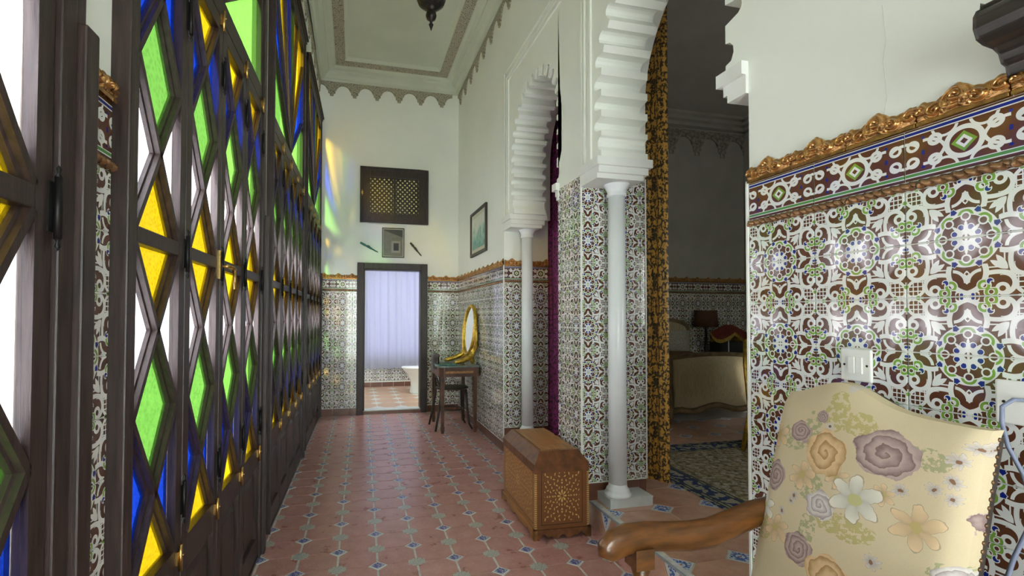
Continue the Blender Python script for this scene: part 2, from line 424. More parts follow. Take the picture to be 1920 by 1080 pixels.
M['floral'] = floral()
def inlay(name, wood0, wood1, ax, hx, hz, sc):
    """honey wood with a pale marquetry rosette; local plane (ax, z) centred on the panel."""
    g = G(name, .4, 0, .15)
    x, y, z = g.sep(g.tc()); h = x if ax == 'x' else y
    c = g.mix(g.noise(6, g.vm('MULTIPLY', g.tc(), (3, 3, 14))), wood0, wood1)
    u = g.abs(h); v = g.abs(z); P = g.xyz(u, v)
    r = g.vm('LENGTH', P); ang = g.m('ARCTAN2', v, u)
    inside = g.mx(g.sub(u, hx), g.sub(v, hz))
    if ax == 'y': u2 = g.abs(g.sub(g.m('PINGPONG', g.add(u, .0), .14), .0))
    else: u2 = g.mul(u, 1.12)
    P2 = g.xyz(u2, g.mul(v, .88)); r = g.vm('LENGTH', P2); ang = g.m('ARCTAN2', v, u2)
    k = None
    for Rr, n_, tl, a_, b_ in ((.020, 8, 0, .013, .0045), (.047, 16, .7, .009, .0036), (.066, 12, -.8, .010, .0042), (.084, 20, .8, .010, .0040), (.104, 18, -.9, .010, .0042), (.124, 26, .7, .010, .0040), (.144, 22, -.7, .010, .0042), (.165, 30, .6, .010, .004)):
        da = g.mul(g.sub(g.m('FRACT', g.add(g.mul(ang, n_ / 6.2832), .5)), .5), 6.2832 / n_)
        x_ = g.sub(r, Rr); y_ = g.mul(da, Rr)
        xr = g.mul(g.add(x_, g.mul(y_, tl)), 1 / a_); yr = g.mul(g.sub(y_, g.mul(x_, tl)), 1 / b_)
        e_ = g.add(g.mul(xr, xr), g.mul(yr, yr)); k = e_ if k is None else g.mn(k, e_)
    lfm = g.mul(g.lt(k, 1.0), g.lt(inside))
    c = g.mix(lfm, c, g.mix(g.noise(30), (.62, .36, .09), (.75, .52, .20)))
    ln = g.mul(g.lt(g.abs(g.sub(inside, .018)), .0022), 1.0)
    return g.col(g.mix(ln, c, (.035, .015, .006)))
M['inlay_end'] = inlay('inlaid_walnut', (.15, .052, .014), (.22, .085, .025), 'x', .11, .145, .03)
M['inlay_side'] = inlay('inlaid_honey_wood', (.32, .13, .03), (.46, .21, .05), 'y', .27, .145, .026)
M['honey'] = plain('honey_wood', (.36, .17, .055), .42, var=.25, scale=7, stretch=(10, 1, 10))
M['walnut'] = plain('walnut', (.15, .055, .018), .4, var=.25, scale=7, stretch=(3, 3, 3))
M['armwood'] = plain('polished_oak_arm', (.125, .046, .010), .28, var=.35, scale=5, stretch=(2, 9, 9), coat=.35)
M['tablewood'] = plain('worn_mahogany', (.10, .042, .026), .45, var=.35, scale=8)
M['blackwood'] = plain('ebonised_wood', (.035, .025, .022), .4, var=.3, scale=8)
def glass(name, c, tex, tr):
    g = G(name, .25); nt = g.nt
    f = g.voro(tex) if tex else g.noise(60)
    cc = g.ramp(f, (.1, tuple(k * .80 for k in c)), (.6, tuple(min(1, k * 1.1) for k in c)))
    T = g.n('ShaderNodeBsdfTransparent'); L = g.n('ShaderNodeBsdfTranslucent'); Gl = g.n('ShaderNodeBsdfGlossy')
    Gl.inputs['Roughness'].default_value = .18
    g.set(T.inputs[0], cc); g.set(L.inputs[0], cc)
    m1 = g.n('ShaderNodeMixShader'); m1.inputs[0].default_value = tr
    nt.links.new(T.outputs[0], m1.inputs[1]); nt.links.new(L.outputs[0], m1.inputs[2])
    m2 = g.n('ShaderNodeMixShader'); m2.inputs[0].default_value = .05
    nt.links.new(m1.outputs[0], m2.inputs[1]); nt.links.new(Gl.outputs[0], m2.inputs[2])
    out = nt.nodes['Material Output']; nt.links.new(m2.outputs[0], out.inputs[0])
    return g.mat
def clear():
    m = bpy.data.materials.new('clear_glass_back'); m.use_nodes = True; nt = m.node_tree; nt.nodes.remove(nt.nodes['Principled BSDF'])
    T = nt.nodes.new('ShaderNodeBsdfTransparent'); nt.links.new(T.outputs[0], nt.nodes['Material Output'].inputs[0]); return m
M['g_back'] = clear()
M['g_white'] = glass('clear_textured_glass', (.74, .72, .84), 60, .90)
M['g_yellow'] = glass('amber_glass', (.13, .088, .0015), 90, .25)
M['g_green'] = glass('green_glass', (.032, .085, .014), 70, .25)
M['g_blue'] = glass('cobalt_glass', (.0016, .009, .105), 80, .25)
M['g_frost'] = glass('frosted_yellow_glass', (.26, .25, .15), 0, .8)
def frieze(name, sc, a, b, th=.5):
    g = G(name, .8); n = g.voro(sc, None, 'DISTANCE_TO_EDGE'); k = g.noise(sc * .7, None, 2)
    c = g.mix(g.lt(g.add(n, g.mul(k, .12)), .13), a, b); g.bump(n, .5, .004); return g.col(c)
M['frieze'] = frieze('carved_plaster_frieze', 42, (.44, .41, .32), (.20, .18, .13))
M['band'] = frieze('carved_ceiling_band', 60, (.52, .48, .38), (.13, .11, .085))
M['bedfrieze'] = plain('grey_carved_plaster', (.30, .28, .24), .85, var=.35, scale=25)
def photo_mat():
    g = G('sepia_photograph', .3); x, y, z = g.sep(g.tc())
    c = g.mix(g.noise(25), (.12, .12, .09), (.24, .24, .19))
    c = g.mix(g.lt(g.mx(g.sub(g.abs(g.sub(x, .035)), .06), g.sub(g.abs(g.add(z, .06)), .085))), c, (.32, .31, .26))
    c = g.mix(g.lt(g.mx(g.sub(g.abs(g.sub(x, .04)), .035), g.sub(g.abs(g.add(z, .055)), .05))), c, (.025, .025, .025))
    c = g.mix(g.lt(.12, g.add(g.mul(x, .35), z)), c, (.05, .055, .045))
    c = g.mix(g.lt(z, -.135), c, (.2, .19, .14)); return g.col(c)
M['photo'] = photo_mat()
def watercolour():
    g = G('teal_watercolour', .4); x, y, z = g.sep(g.tc())
    n = g.noise(14, g.vm('MULTIPLY', g.tc(), (1, 2, .6)), 4, .6)
    k = g.add(n, g.mul(z, -1.6))
    return g.col(g.ramp(k, (.38, (.66, .70, .62)), (.55, (.30, .52, .46)), (.72, (.05, .26, .24)), (.9, (.30, .36, .28))))
M['paint'] = watercolour()
M['teal'] = plain('verdigris_wood', (.03, .16, .15), .4, var=.3); M['olive'] = plain('olive_wood', (.07, .07, .05), .4, var=.3)
M['linen'] = plain('cream_ribbed_linen', (.52, .44, .28), .9, var=.12, scale=12, stretch=(10, 10, .4), bump=.2, bscale=60)
M['spread'] = plain('gold_bedspread', (.22, .115, .045), .8, var=.3, scale=9)
M['bedwood'] = plain('gilded_bed_frame', (.21, .15, .08), .5, .2, .25, 10)
M['pillow'] = plain('lace_pillow', (.42, .40, .34), .9, var=.2, scale=60)
M['brownshade'] = plain('brown_lampshade', (.10, .045, .024), .8, var=.15)
M['redcloth'] = plain('red_scarf', (.17, .03, .022), .8, var=.2); M['fringe'] = plain('gold_fringe', (.32, .22, .03), .7, var=.3, scale=60)
M['greybox'] = plain('dark_grey_plastic', (.035, .037, .04), .5, var=.1)
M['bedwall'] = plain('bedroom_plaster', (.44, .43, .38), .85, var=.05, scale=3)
def voile():
    g = G('sheer_white_curtain', .8); nt = g.nt
    L = g.n('ShaderNodeBsdfTranslucent'); D = g.n('ShaderNodeBsdfDiffuse')
    c = (.80, .82, .93, 1); L.inputs[0].default_value = (.11, .12, .17, 1); D.inputs[0].default_value = c
    m1 = g.n('ShaderNodeMixShader'); m1.inputs[0].default_value = .55
    nt.links.new(L.outputs[0], m1.inputs[2]); nt.links.new(D.outputs[0], m1.inputs[1])
    nt.links.new(m1.outputs[0], nt.nodes['Material Output'].inputs[0]); return g.mat
M['voile'] = voile()

# ------------------------------------------------------------------ the room shell
XR, XB, YE = 1.4166, 1.872, 6.397            # right wall face, its back, end wall face
Y1, Y2, Y3, Y4 = 1.437, 2.744, 3.093, 4.335  # near jamb, pier front, pier back, far jamb
ZT, ZC, STEP = 1.637, 4.41, .14              # top of the wall tiles, cornice, height of the step
LROT = -math.atan(.0187); LORG = (-.545, 0, 0)
def lw(n, s, z=0):
    c, k = math.cos(LROT), math.sin(LROT); return (LORG[0] + n * c - s * k, n * k + s * c, z)
def struct(name, mb, m, label, cat, loc=(0, 0, 0), rz=0, bevel=0):
    return tag(mb.build(name, m, None, loc, rz, bevel), label, cat, kind='structure')
def holes_wall(mb, axis, a, b, u0, u1, z0, z1, holes):
    us = sorted({u0, u1, *[h[i] for h in holes for i in (0, 1)]}); zs = sorted({z0, z1, *[h[i] for h in holes for i in (2, 3)]})
    for i in range(len(us) - 1):
        for j in range(len(zs) - 1):
            cu, cz = (us[i] + us[i + 1]) / 2, (zs[j] + zs[j + 1]) / 2
            if any(h[0] < cu < h[1] and h[2] < cz < h[3] for h in holes): continue
            if axis == 'y': mb.box(us[i], us[i + 1], a, b, zs[j], zs[j + 1])
            else: mb.box(a, b, us[i], us[i + 1], zs[j], zs[j + 1])
    return mb

struct('wall_front', holes_wall(MB(), 'y', -2.42, -2.3, -.95, 1.9, 0, ZC + .2, [(-.2, 1.2, 0, 2.45)]), M['plaster'], 'unseen white end wall behind the camera, doorway added to let light in', 'wall')  # out of view; the doorway is added as an opening for light
struct('wall_sun_blocker', MB().box(-3, 4, -4.7, -4.5, 0, 3.6), M['plaster'], 'unseen white wall added outside the doorway to block the sun', 'wall')  # unseen, added to keep the sun out of the doorway
struct('ground_outside', MB().box(-14, -.78, -9, 16, -.5, -.3), M['stucco'], 'pale ground plane added outside the stained glass screens to dim the lower panes', 'terrace')  # added so the lower panes look onto something darker than sky
floor = struct('floor', MB().box(-.75, 1.46, -2.3, YE + .12, -.12, 0), M['grout'], 'corridor floor of pink terracotta tiles with blue and grey insets', 'floor')
wall_end = struct('wall_end', holes_wall(MB(), 'y', YE, YE + .13, -.75, 1.6, 0, ZC + .2, [(.09, .94, .05, 1.98), (.16, .90, 2.64, 3.23)]), M['plaster'],
                  'white plastered end wall above a tiled dado with dark door', 'wall')
# left wall in its own slightly turned frame: x towards the room, y along the wall
S0, BAY = 1.255, 1.785
BAYS = [S0 - 2 * BAY, S0 - BAY, S0, S0 + BAY, S0 + 2 * BAY]
mb = MB()
for i, s0 in enumerate(BAYS): mb.box(-.22, -.03, s0 + 1.56, s0 + (1.81 if i == 0 else 1.775), 0, 3.92)
mb.box(-.22, -.03, -2.5, 6.55, 3.90, ZC + .2)
wall_left = struct('wall_left', mb, M['plaster'], 'white plaster piers and strip around the stained glass screens', 'wall', LORG, LROT)

# right wall: solid stretches, pier, lobed arches
wall_right = struct('wall_right', MB().box(XR, XB, -2.3, Y1, 0, ZC + .2).box(XR, XB, Y2, Y3, 0, 2.26).box(XR, XB, Y4, YE, 0, ZC + .2)
                    .box(XR, XB, Y1, Y2, 3.45, ZC + .2).box(XR, XB, Y2, Y3, 2.26, ZC + .2).box(XR, XB, Y3, Y4, 3.55, ZC + .2),
                    M['plaster'], 'long white wall with two lobed arches and tiled dado', 'wall')
def lobed(yc, half, zs, zc, n, depth):
    """outline (y,z) of a lobed arch opening from the right foot over the crown to the left foot."""
    st = zc - zs; L = 2 * st + math.pi * half; pts = []
    def base(t):
        d = t * L
        if d < st: return (yc - half, zs + d), (-1, 0)
        if d > L - st: return (yc + half, zs + (L - d)), (1, 0)
        a = math.pi - (d - st) / half
        return (yc + half * math.cos(a), zc + half * math.sin(a)), (math.cos(a), math.sin(a))
    N = 2 * n + 1
    for i in range(N):
        for k in range(9):                       # a flat tooth, then a rounded scoop
            t = (i + k / 9) / N; (y, z), (ny, nz) = base(t)
            q = (k / 9 - .34) / .66
            e = depth * math.sqrt(max(0, 1 - (2 * q - 1) ** 2)) ** .8 if q > 0 else 0
            pts.append((y + ny * e, z + nz * e))
    pts.append(base(1)[0]); return pts
def arch(name, y0, y1, yc, half, zs, zc, n, top, label):
    zl = zs + .14; a = lobed(yc, half, zl, zc, n, .082)
    blk = [(0, zs - .02), (0, zs + .022), (.028, zs + .030), (.040, zs + .058), (.038, zs + .084), (.022, zs + .104), (0, zs + .110)]     # moulded block above the impost
    poly = [(y0, zs - .02)] + [(yc - half - e, z) for e, z in blk] + a + [(yc + half + e, z) for e, z in blk[::-1]] + [(y1, zs - .02), (y1, top), (y0, top)]
    o = MB().prism(poly, 'x', XR, XR + .31).build(name, M['plaster'], wall_right); o['label'] = label
    h2 = half + .235; K = 24                     # the back of the wall is cut back behind the lobes
    a = [(yc - h2 * math.cos(math.pi * k / K), zc + h2 * math.sin(math.pi * k / K)) for k in range(K + 1)]; a = [(max(y0 + .004, min(y1 - .004, y)), z) for y, z in a]
    poly = [(y0, zs - .02), (a[0][0], zs - .02)] + a + [(a[-1][0], zs - .02), (y1, zs - .02), (y1, top), (y0, top)]
    MB().prism(poly, 'x', XR + .31, XB).build('arch_back_ring', M['plaster'], wall_right)
arch('lobed_arch', Y1, Y2, 2.021, .476, 2.27, 2.72, 8, 3.45, 'lobed plaster arch nearest the armchair')
arch('lobed_arch', Y3, Y4, 3.583, .462, 2.27, 2.77, 10, 3.55, 'lobed plaster arch with purple curtain behind')
def impost(y0, y1, side, nm='impost'):
    mb = MB()
    for k, (z0, z1, e) in enumerate(((2.135, 2.165, -.02), (2.165, 2.205, .0), (2.205, 2.255, .018))):
        if side > 0: mb.box(XR - .012 - max(e, 0), XR + .32 + e, y0 - e, y1, z0, z1)
        else: mb.box(XR - .012 - max(e, 0), XR + .32 + e, y0, y1 + e, z0, z1)
    return mb.build(nm, M['stucco'], wall_right)
impost(2.505, Y2, 1); impost(Y1, 1.545, -1); impost(4.095, Y4, 1); impost(Y3 - .02, Y3 + .03, -1)
for i, (s0, s1) in enumerate(((2.725, .0), (2.69, .0), (2.615, .0))):                      # moulded fillets framing the arches
    d = (2.72 - s0)
    MB().box(XR - .014, XR, s0 - .012, s0 + .012, 2.26, 3.95 - d).build('frame_moulding', M['plaster'], wall_right, bevel=.004)
    MB().box(XR - .014, XR, Y1 - .05 + d, s0 + .012, 3.95 - d - .012, 3.95 - d + .012).build('frame_moulding', M['plaster'], wall_right, bevel=.004)
for d in (0, .06, .11):
    MB().box(XR - .014, XR, 4.29 - d, 4.312 - d, 2.26, 3.67 - d).build('frame_moulding', M['plaster'], wall_right, bevel=.004)
    MB().box(XR - .014, XR, 2.88 + d, 4.312 - d, 3.648 - d, 3.67 - d).build('frame_moulding', M['plaster'], wall_right, bevel=.004)

MB().tube([(XR - .0002, .985 - .004 * ((k * 7) % 3), 2.17 - .052 * k) for k in range(7)], .0007, 5).build('hairline_crack', M['marble'], wall_right)

# ceiling: flat panel, carved band, stepped cornice
PX0, PX1, PY0, PY1 = -.45, XR, -2.3, YE
def ring_strip(mb, i0, z0, i1, z1):
    a = [(PX0 + i0, PY0 + i0), (PX1 - i0, PY0 + i0), (PX1 - i0, PY1 - i0), (PX0 + i0, PY1 - i0)]
    b = [(PX0 + i1, PY0 + i1), (PX1 - i1, PY0 + i1), (PX1 - i1, PY1 - i1), (PX0 + i1, PY1 - i1)]
    mb.add([(x, y, z0) for x, y in a] + [(x, y, z1) for x, y in b], [(k, (k + 1) % 4, 4 + (k + 1) % 4, 4 + k) for k in range(4)])
ceiling = struct('ceiling', MB().box(-.9, 1.9, -2.4, 6.6, 4.58, 4.75), M['ceil'], 'pale plaster ceiling with a carved border band', 'ceiling')
mb = MB(); pr = [(0, 4.41), (.018, 4.41), (.022, 4.432), (.045, 4.44), (.075, 4.475), (.115, 4.495), (.12, 4.515), (.165, 4.52), (.19, 4.54), (.205, 4.54)]
for (a, b) in zip(pr, pr[1:]): ring_strip(mb, a[0], a[1], b[0], b[1])
mb.build('cornice', M['ceil'], ceiling, fix=False)
mb = MB(); ring_strip(mb, .205, 4.54, .325, 4.543); mb.build('carved_band', M['band'], ceiling, fix=False)
mb = MB(); ring_strip(mb, .325, 4.543, .33, 4.56); ring_strip(mb, .33, 4.56, .36, 4.579); mb.build('panel_bead', M['ceil'], ceiling, fix=False)

# lambrequin frieze under the cornice: one pendant after another
def pendant_mesh(wd, hb, ht, m, name):
    P = [(-wd / 2, 0), (-wd / 2, -hb)]
    for k in range(1, 9):
        t = k / 8; P.append((-wd / 2 + wd * .30 * t, -hb - (ht * .60 - hb) * (1 - math.sqrt(max(0, 1 - (.98 * t) ** 2))) / .80))
    P += [(-wd * .165, -ht * .60), (-wd * .15, -ht * .80), (-wd * .085, -ht * .84), (-wd * .075, -ht)]
    P += [(-x, z) for x, z in P[::-1]]
    me = MB().prism(P, 'y', -.014, 0).mesh(name); me.materials.append(m); return me
PEND = pendant_mesh(.296, .045, .19, M['frieze'], 'frieze_pendant')
for i in range(6): obj('frieze_pendant', PEND, None, wall_end, (-.304 + .296 * i, YE, ZC))
for i in range(14): obj('frieze_pendant', PEND, None, wall_right, (XR, YE - .16 - .296 * i, ZC), R(-90))
for i in range(14): obj('frieze_pendant', PEND, None, wall_left, (-.03, 6.28 - .296 * i, ZC), R(90))

# ------------------------------------------------------------------ glazed wall tiles
TMESH = {}
def tile_mesh(x0, x1, z0, z1, key, m):
    k = (round(x0, 4), round(x1, 4), round(z0, 4), round(z1, 4), key)
    if k not in TMESH:
        g, t, bv = .0017, .0045, .0012
        a, b, c, d = x0 + g, x1 - g, z0 + g, z1 - g
        V = [(a, 0, c), (b, 0, c), (b, 0, d), (a, 0, d), (a, -t + bv, c), (b, -t + bv, c), (b, -t + bv, d), (a, -t + bv, d),
             (a + bv, -t, c + bv), (b - bv, -t, c + bv), (b - bv, -t, d - bv), (a + bv, -t, d - bv)]
        F = [(8, 9, 10, 11)] + [(i, (i + 1) % 4, 4 + (i + 1) % 4, 4 + i) for i in range(4)] + [(4 + i, 4 + (i + 1) % 4, 8 + (i + 1) % 4, 8 + i) for i in range(4)]
        me = MB().add(V, F).mesh('glazed_tile', False); me.materials.append(m); TMESH[k] = me
    return TMESH[k]
def relief_mesh():
    """moulded crest tile: scrolling relief rising to a shell in the middle."""
    Wd, nu, nv = .178, 96, 26
    def top(u): return .050 + .026 * math.exp(-((u - .45) / .15) ** 2) + .008 * math.exp(-((u - .06) / .07) ** 2) + .007 * math.exp(-((u - .92) / .09) ** 2) + .0022 * abs(math.sin(u * 30))
    def fn(i, j):
        h = top(i); z = j * h
        if j < .17: return (i * (Wd - .003) + .0015, -.013 - .002 * (int(i * nu) % 2), z)
        k = (j - .17) / .83; e = math.sin(math.pi * min(1, .12 + k * .88)) ** .5 if k < 1 else 0
        rel = .12; px_, pz_ = i * Wd, k
        for cu, cv, Ru, sg, tn in ((.45, .56, .040, 1, 1.6), (.22, .42, .026, -1, 1.3), (.68, .42, .026, 1, 1.3), (.05, .5, .020, 1, 1.1), (.94, .5, .022, -1, 1.1), (.34, .2, .016, 1, 1), (.57, .2, .016, -1, 1)):
            dx, dz = (px_ - cu * Wd) * sg, (k - cv) * h; dd = math.hypot(dx, dz)
            if dd < Ru: rel = max(rel, (.5 + .5 * math.cos(2 * math.pi * tn * dd / Ru * 1.4 - math.atan2(dz, dx))) * (1 - .35 * dd / Ru))
        return (i * (Wd - .003) + .0015, -(.004 + e * (.005 + .015 * rel)), z)
    mb = MB().grid(fn, nu, nv)
    mb.box(.0015, Wd - .0015, -.004, 0, 0, .05)
    me = mb.mesh('crest_tile', False); me.materials.append(M['bronze']); return me
CREST = relief_mesh()
def rope_mesh():
    Wd = .178
    def fn(i, j):
        x = .001 + i * (Wd - .002); a = math.pi * j
        r = .0125 + .0045 * math.sin(2 * math.pi * (x / .0222) + 2.2 * j * math.pi)
        return (x, -.002 - r * math.sin(a) * 1.1, .0115 - .0115 * math.cos(a) * (r / .0125) ** .3)
    me = MB().grid(fn, 48, 6).mesh('rope_tile', False); me.materials.append(M['rope']); return me
ROPE = rope_mesh()
def clipped(me, x1):
    """copy of a strip mesh cut off at x1."""
    bm = bmesh.new(); bm.from_mesh(me)
    bmesh.ops.bisect_plane(bm, geom=bm.verts[:] + bm.edges[:] + bm.faces[:], plane_co=(x1, 0, 0), plane_no=(1, 0, 0), clear_outer=True)
    n = bpy.data.meshes.new(me.name); bm.to_mesh(n); bm.free(); n.materials.append(me.materials[0]); return n
def tiles(parent, loc, rz, Wd, zt, zb, off=0, dado=True, skirt=(0, .093), trims=()):
    """tile a wall stretch; loc is its left end (seen from the room), local x runs right, the face looks along -y."""
    c, s = math.cos(rz), math.sin(rz)
    def at(x, z): return (loc[0] + c * x, loc[1] + s * x, z)
    k = -1
    while off + k * TW < Wd:
        a, b = max(0, off + k * TW), min(Wd, off + (k + 1) * TW); cx = off + (k + .5) * TW; k += 1
        if b - a < .006: continue
        z = zt
        while z > zb + .006:
            zl = max(zb, z - TH / 2); up = round((zt - z) / (TH / 2)) % 2 == 0; zc = z - TH / 2 if up else z
            obj('tile', tile_mesh(a - cx, b - cx, zl - zc, z - zc, 'az', M['azulejo']), None, parent, at(cx, zc), rz); z -= TH / 2
        if dado:
            zc = zt + .024 + BH / 2
            obj('border_tile', tile_mesh(a - cx, b - cx, -BH / 2, BH / 2, 'bd', M['border']), None, parent, at(cx, zc), rz)
    if dado:
        for me, z, nm in ((ROPE, zt + .0005, 'rope_tile'), (CREST, zt + .024 + BH, 'crest_tile')):
            x = 0
            while x < Wd - .01:
                obj(nm, me if x + .178 <= Wd + .004 else clipped(me, Wd - x), None, parent, at(x, z), rz); x += .178
    if skirt:
        x = 0
        while x < Wd - .01:
            b = min(Wd, x + .2); z0, z1 = skirt
            obj('skirting_tile', tile_mesh(0, b - x, 0, z1 - z0, 'sk', M['terra_skirt']), None, parent, at(x, z0), rz); x += .2
    for x in trims:
        o = MB().box(-.004, .004, -.0105, 0, zb - .0, (zt + .024 + BH + .01) if dado else zt).build('corner_trim', M['chromewhite'], parent, at(x, 0), rz)
tiles(wall_end, (-.46, YE), 0, .50, ZT, .097, -.06)
tiles(wall_end, (.985, YE), 0, XR - .985, ZT, .097, -.02)
tiles(wall_right, (XR, YE - .008), R(-90), YE - .008 - Y4, ZT, .097, -.03, trims=(YE - .008 - Y4 + .004,))
tiles(wall_right, (XR, Y4), 0, XB - XR, ZT, .237 - .0, .0, skirt=(STEP, .235))
tiles(wall_right, (XR, Y1), R(-90), 1.75, ZT, .097, 0, trims=(-.004,))
tiles(wall_right, (XR, Y3), R(-90), Y3 - Y2, 2.214, .254, -.10, dado=False, skirt=(0, .25), trims=(Y3 - Y2 + .004,))
tiles(wall_right, (XR, Y2), 0, XB - XR, 2.214, .254, -.085, dado=False, skirt=(STEP, .25), trims=(XB - XR,))
for s0 in BAYS[1:]:                                                                             # tiled strips between the screens
    tiles(wall_left, (-.03, s0 + 1.565), R(90), .20, ZT, .097, -.03)

# ------------------------------------------------------------------ corridor floor tiles
FX, FY, FPX, FPY = .135, 2.702, .2053, .1815
def corridor_floor():
    gx, gy = .0058, .0032; z1 = .0035
    def cell(par):
        P = []
        for k, (sx, sy) in enumerate(((-1, -1), (1, -1), (1, 1), (-1, 1))):
            hx, hy = FPX / 2 - gx, FPY / 2 - gy; X, Y = sx * hx, sy * hy
            dia = (k % 2 == 0) == par
            if dia: q = [(X, Y - sy * .041), (X - sx * .045, Y)]
            else:   q = [(X, Y - sy * .034), (X - sx * .020, Y - sy * .034), (X - sx * .020, Y - sy * .022), (X - sx * .038, Y - sy * .022), (X - sx * .038, Y)]
            P += q if sx * sy > 0 else q[::-1]
        me = prism_up(P, z1, .0014); me.materials.append(M['red_tile']); return me
    def prism_up(P, h, bv):
        n = len(P); V = [(x, y, 0) for x, y in P] + [(x, y, h - bv * .7) for x, y in P] + [(x * (1 - bv * 12), y * (1 - bv * 12), h) for x, y in P]
        F = [tuple(range(2 * n, 3 * n))] + [(r * n + i, r * n + (i + 1) % n, (r + 1) * n + (i + 1) % n, (r + 1) * n + i) for r in (0, 1) for i in range(n)]
        return MB().add(V, F).mesh('floor_piece')
    ME = {True: cell(True), False: cell(False)}
    dm = prism_up([(-.046, 0), (0, -.040), (.046, 0), (0, .040)], z1, .001); dm.materials.append(M['diamond'])
    cr = prism_up([(x, y) for x, y in ((.042, -.022), (.042, .022), (.024, .022), (.024, .035), (-.024, .035), (-.024, .022), (-.042, .022), (-.042, -.022), (-.024, -.022), (-.024, -.035), (.024, -.035), (.024, -.022))], z1, .001)
    cr.materials.append(M['speck'])
    a = R(-.9); ca, sa = math.cos(a), math.sin(a)
    far = {'red_tile': MB(), 'diamond_inset': MB(), 'speckled_inset': MB()}
    for j in range(-27, 21):
        for i in range(-4, 7):
            def pos(u, v): x, y = u * FPX, v * FPY; return (FX + x * ca - y * sa, FY + x * sa + y * ca, 0)
            def inside(p, mx, my): return lw(0, p[1])[0] - mx < p[0] < 1.455 + mx and p[1] < YE + my * 3
            near = j >= -6
            jobs = [('red_tile', pos(i + .5, j + .5), ME[(i + j) % 2 == 1], .095)]
            jobs.append(('diamond_inset', pos(i, j), dm, .0) if (i + j) % 2 else ('speckled_inset', pos(i, j), cr, .0))
            for nm, p, me, mrg in jobs:
                if not inside(p, mrg, .02): continue
                if near: obj(nm, me, None, floor, p, a)
                else: far[nm].add([(p[0] + x * ca - y * sa, p[1] + x * sa + y * ca, z) for x, y, z in (v.co for v in me.vertices)], [tuple(q.vertices) for q in me.polygons])
    for nm, mb in far.items():
        if mb.v: mb.build('tiles_behind', {'red_tile': M['red_tile'], 'diamond_inset': M['diamond'], 'speckled_inset': M['speck']}[nm], floor, fix=False)['kind'] = 'stuff'
corridor_floor()

# ------------------------------------------------------------------ bedroom shell behind the arches
BX, BY, BF = 5.52, 5.70, .9
bed_floor = struct('floor_bedroom', MB().box(1.461, BX, BF, BY + .1, -.1, STEP), M['grout'], 'raised bedroom floor of octagonal terracotta tiles with blue insets', 'floor')
wall_back = struct('wall_bedroom_back', MB().box(1.7, BX + .1, BY, BY + .15, 0, 4.6), M['bedwall'], 'shaded bedroom wall behind the bed with tiled dado', 'wall')
struct('wall_bedroom_side', MB().box(BX, BX + .12, BF, BY, 0, 4.6), M['bedwall'], 'dim plain side wall of the bedroom', 'wall')
struct('wall_bedroom_front', holes_wall(MB(), 'y', BF - .12, BF, XB, BX, 0, 4.6, [(3.1, 3.9, 1.2, 2.0)]), M['bedwall'], 'bedroom wall out of view, with an opening added to let daylight in', 'wall')  # the opening is made up, to brighten the bedroom
cb = struct('ceiling_bedroom', MB().box(XB - .4, BX + .1, BF - .1, BY + .1, 4.12, 4.3), M['bedwall'], 'grey bedroom ceiling with plain cornice', 'ceiling')
mb = MB()
for k, (d, z) in enumerate(((.22, 4.08), (.15, 4.03), (.08, 3.98))): mb.box(XB, BX, BY - d, BY, z, z + .05).box(BX - d, BX, BF, BY, z, z + .05)
mb.build('cornice', M['bedwall'], cb)
PEND2 = pendant_mesh(.42, .10, .36, M['bedfrieze'], 'stalactite_pendant')
for i in range(7): obj('stalactite_pendant', PEND2, None, wall_back, (3.25 + .42 * i - .2, BY, 3.95))
tiles(wall_back, (3.75, BY), 0, BX - 3.75, ZT, .23, .1, skirt=(STEP, .22))
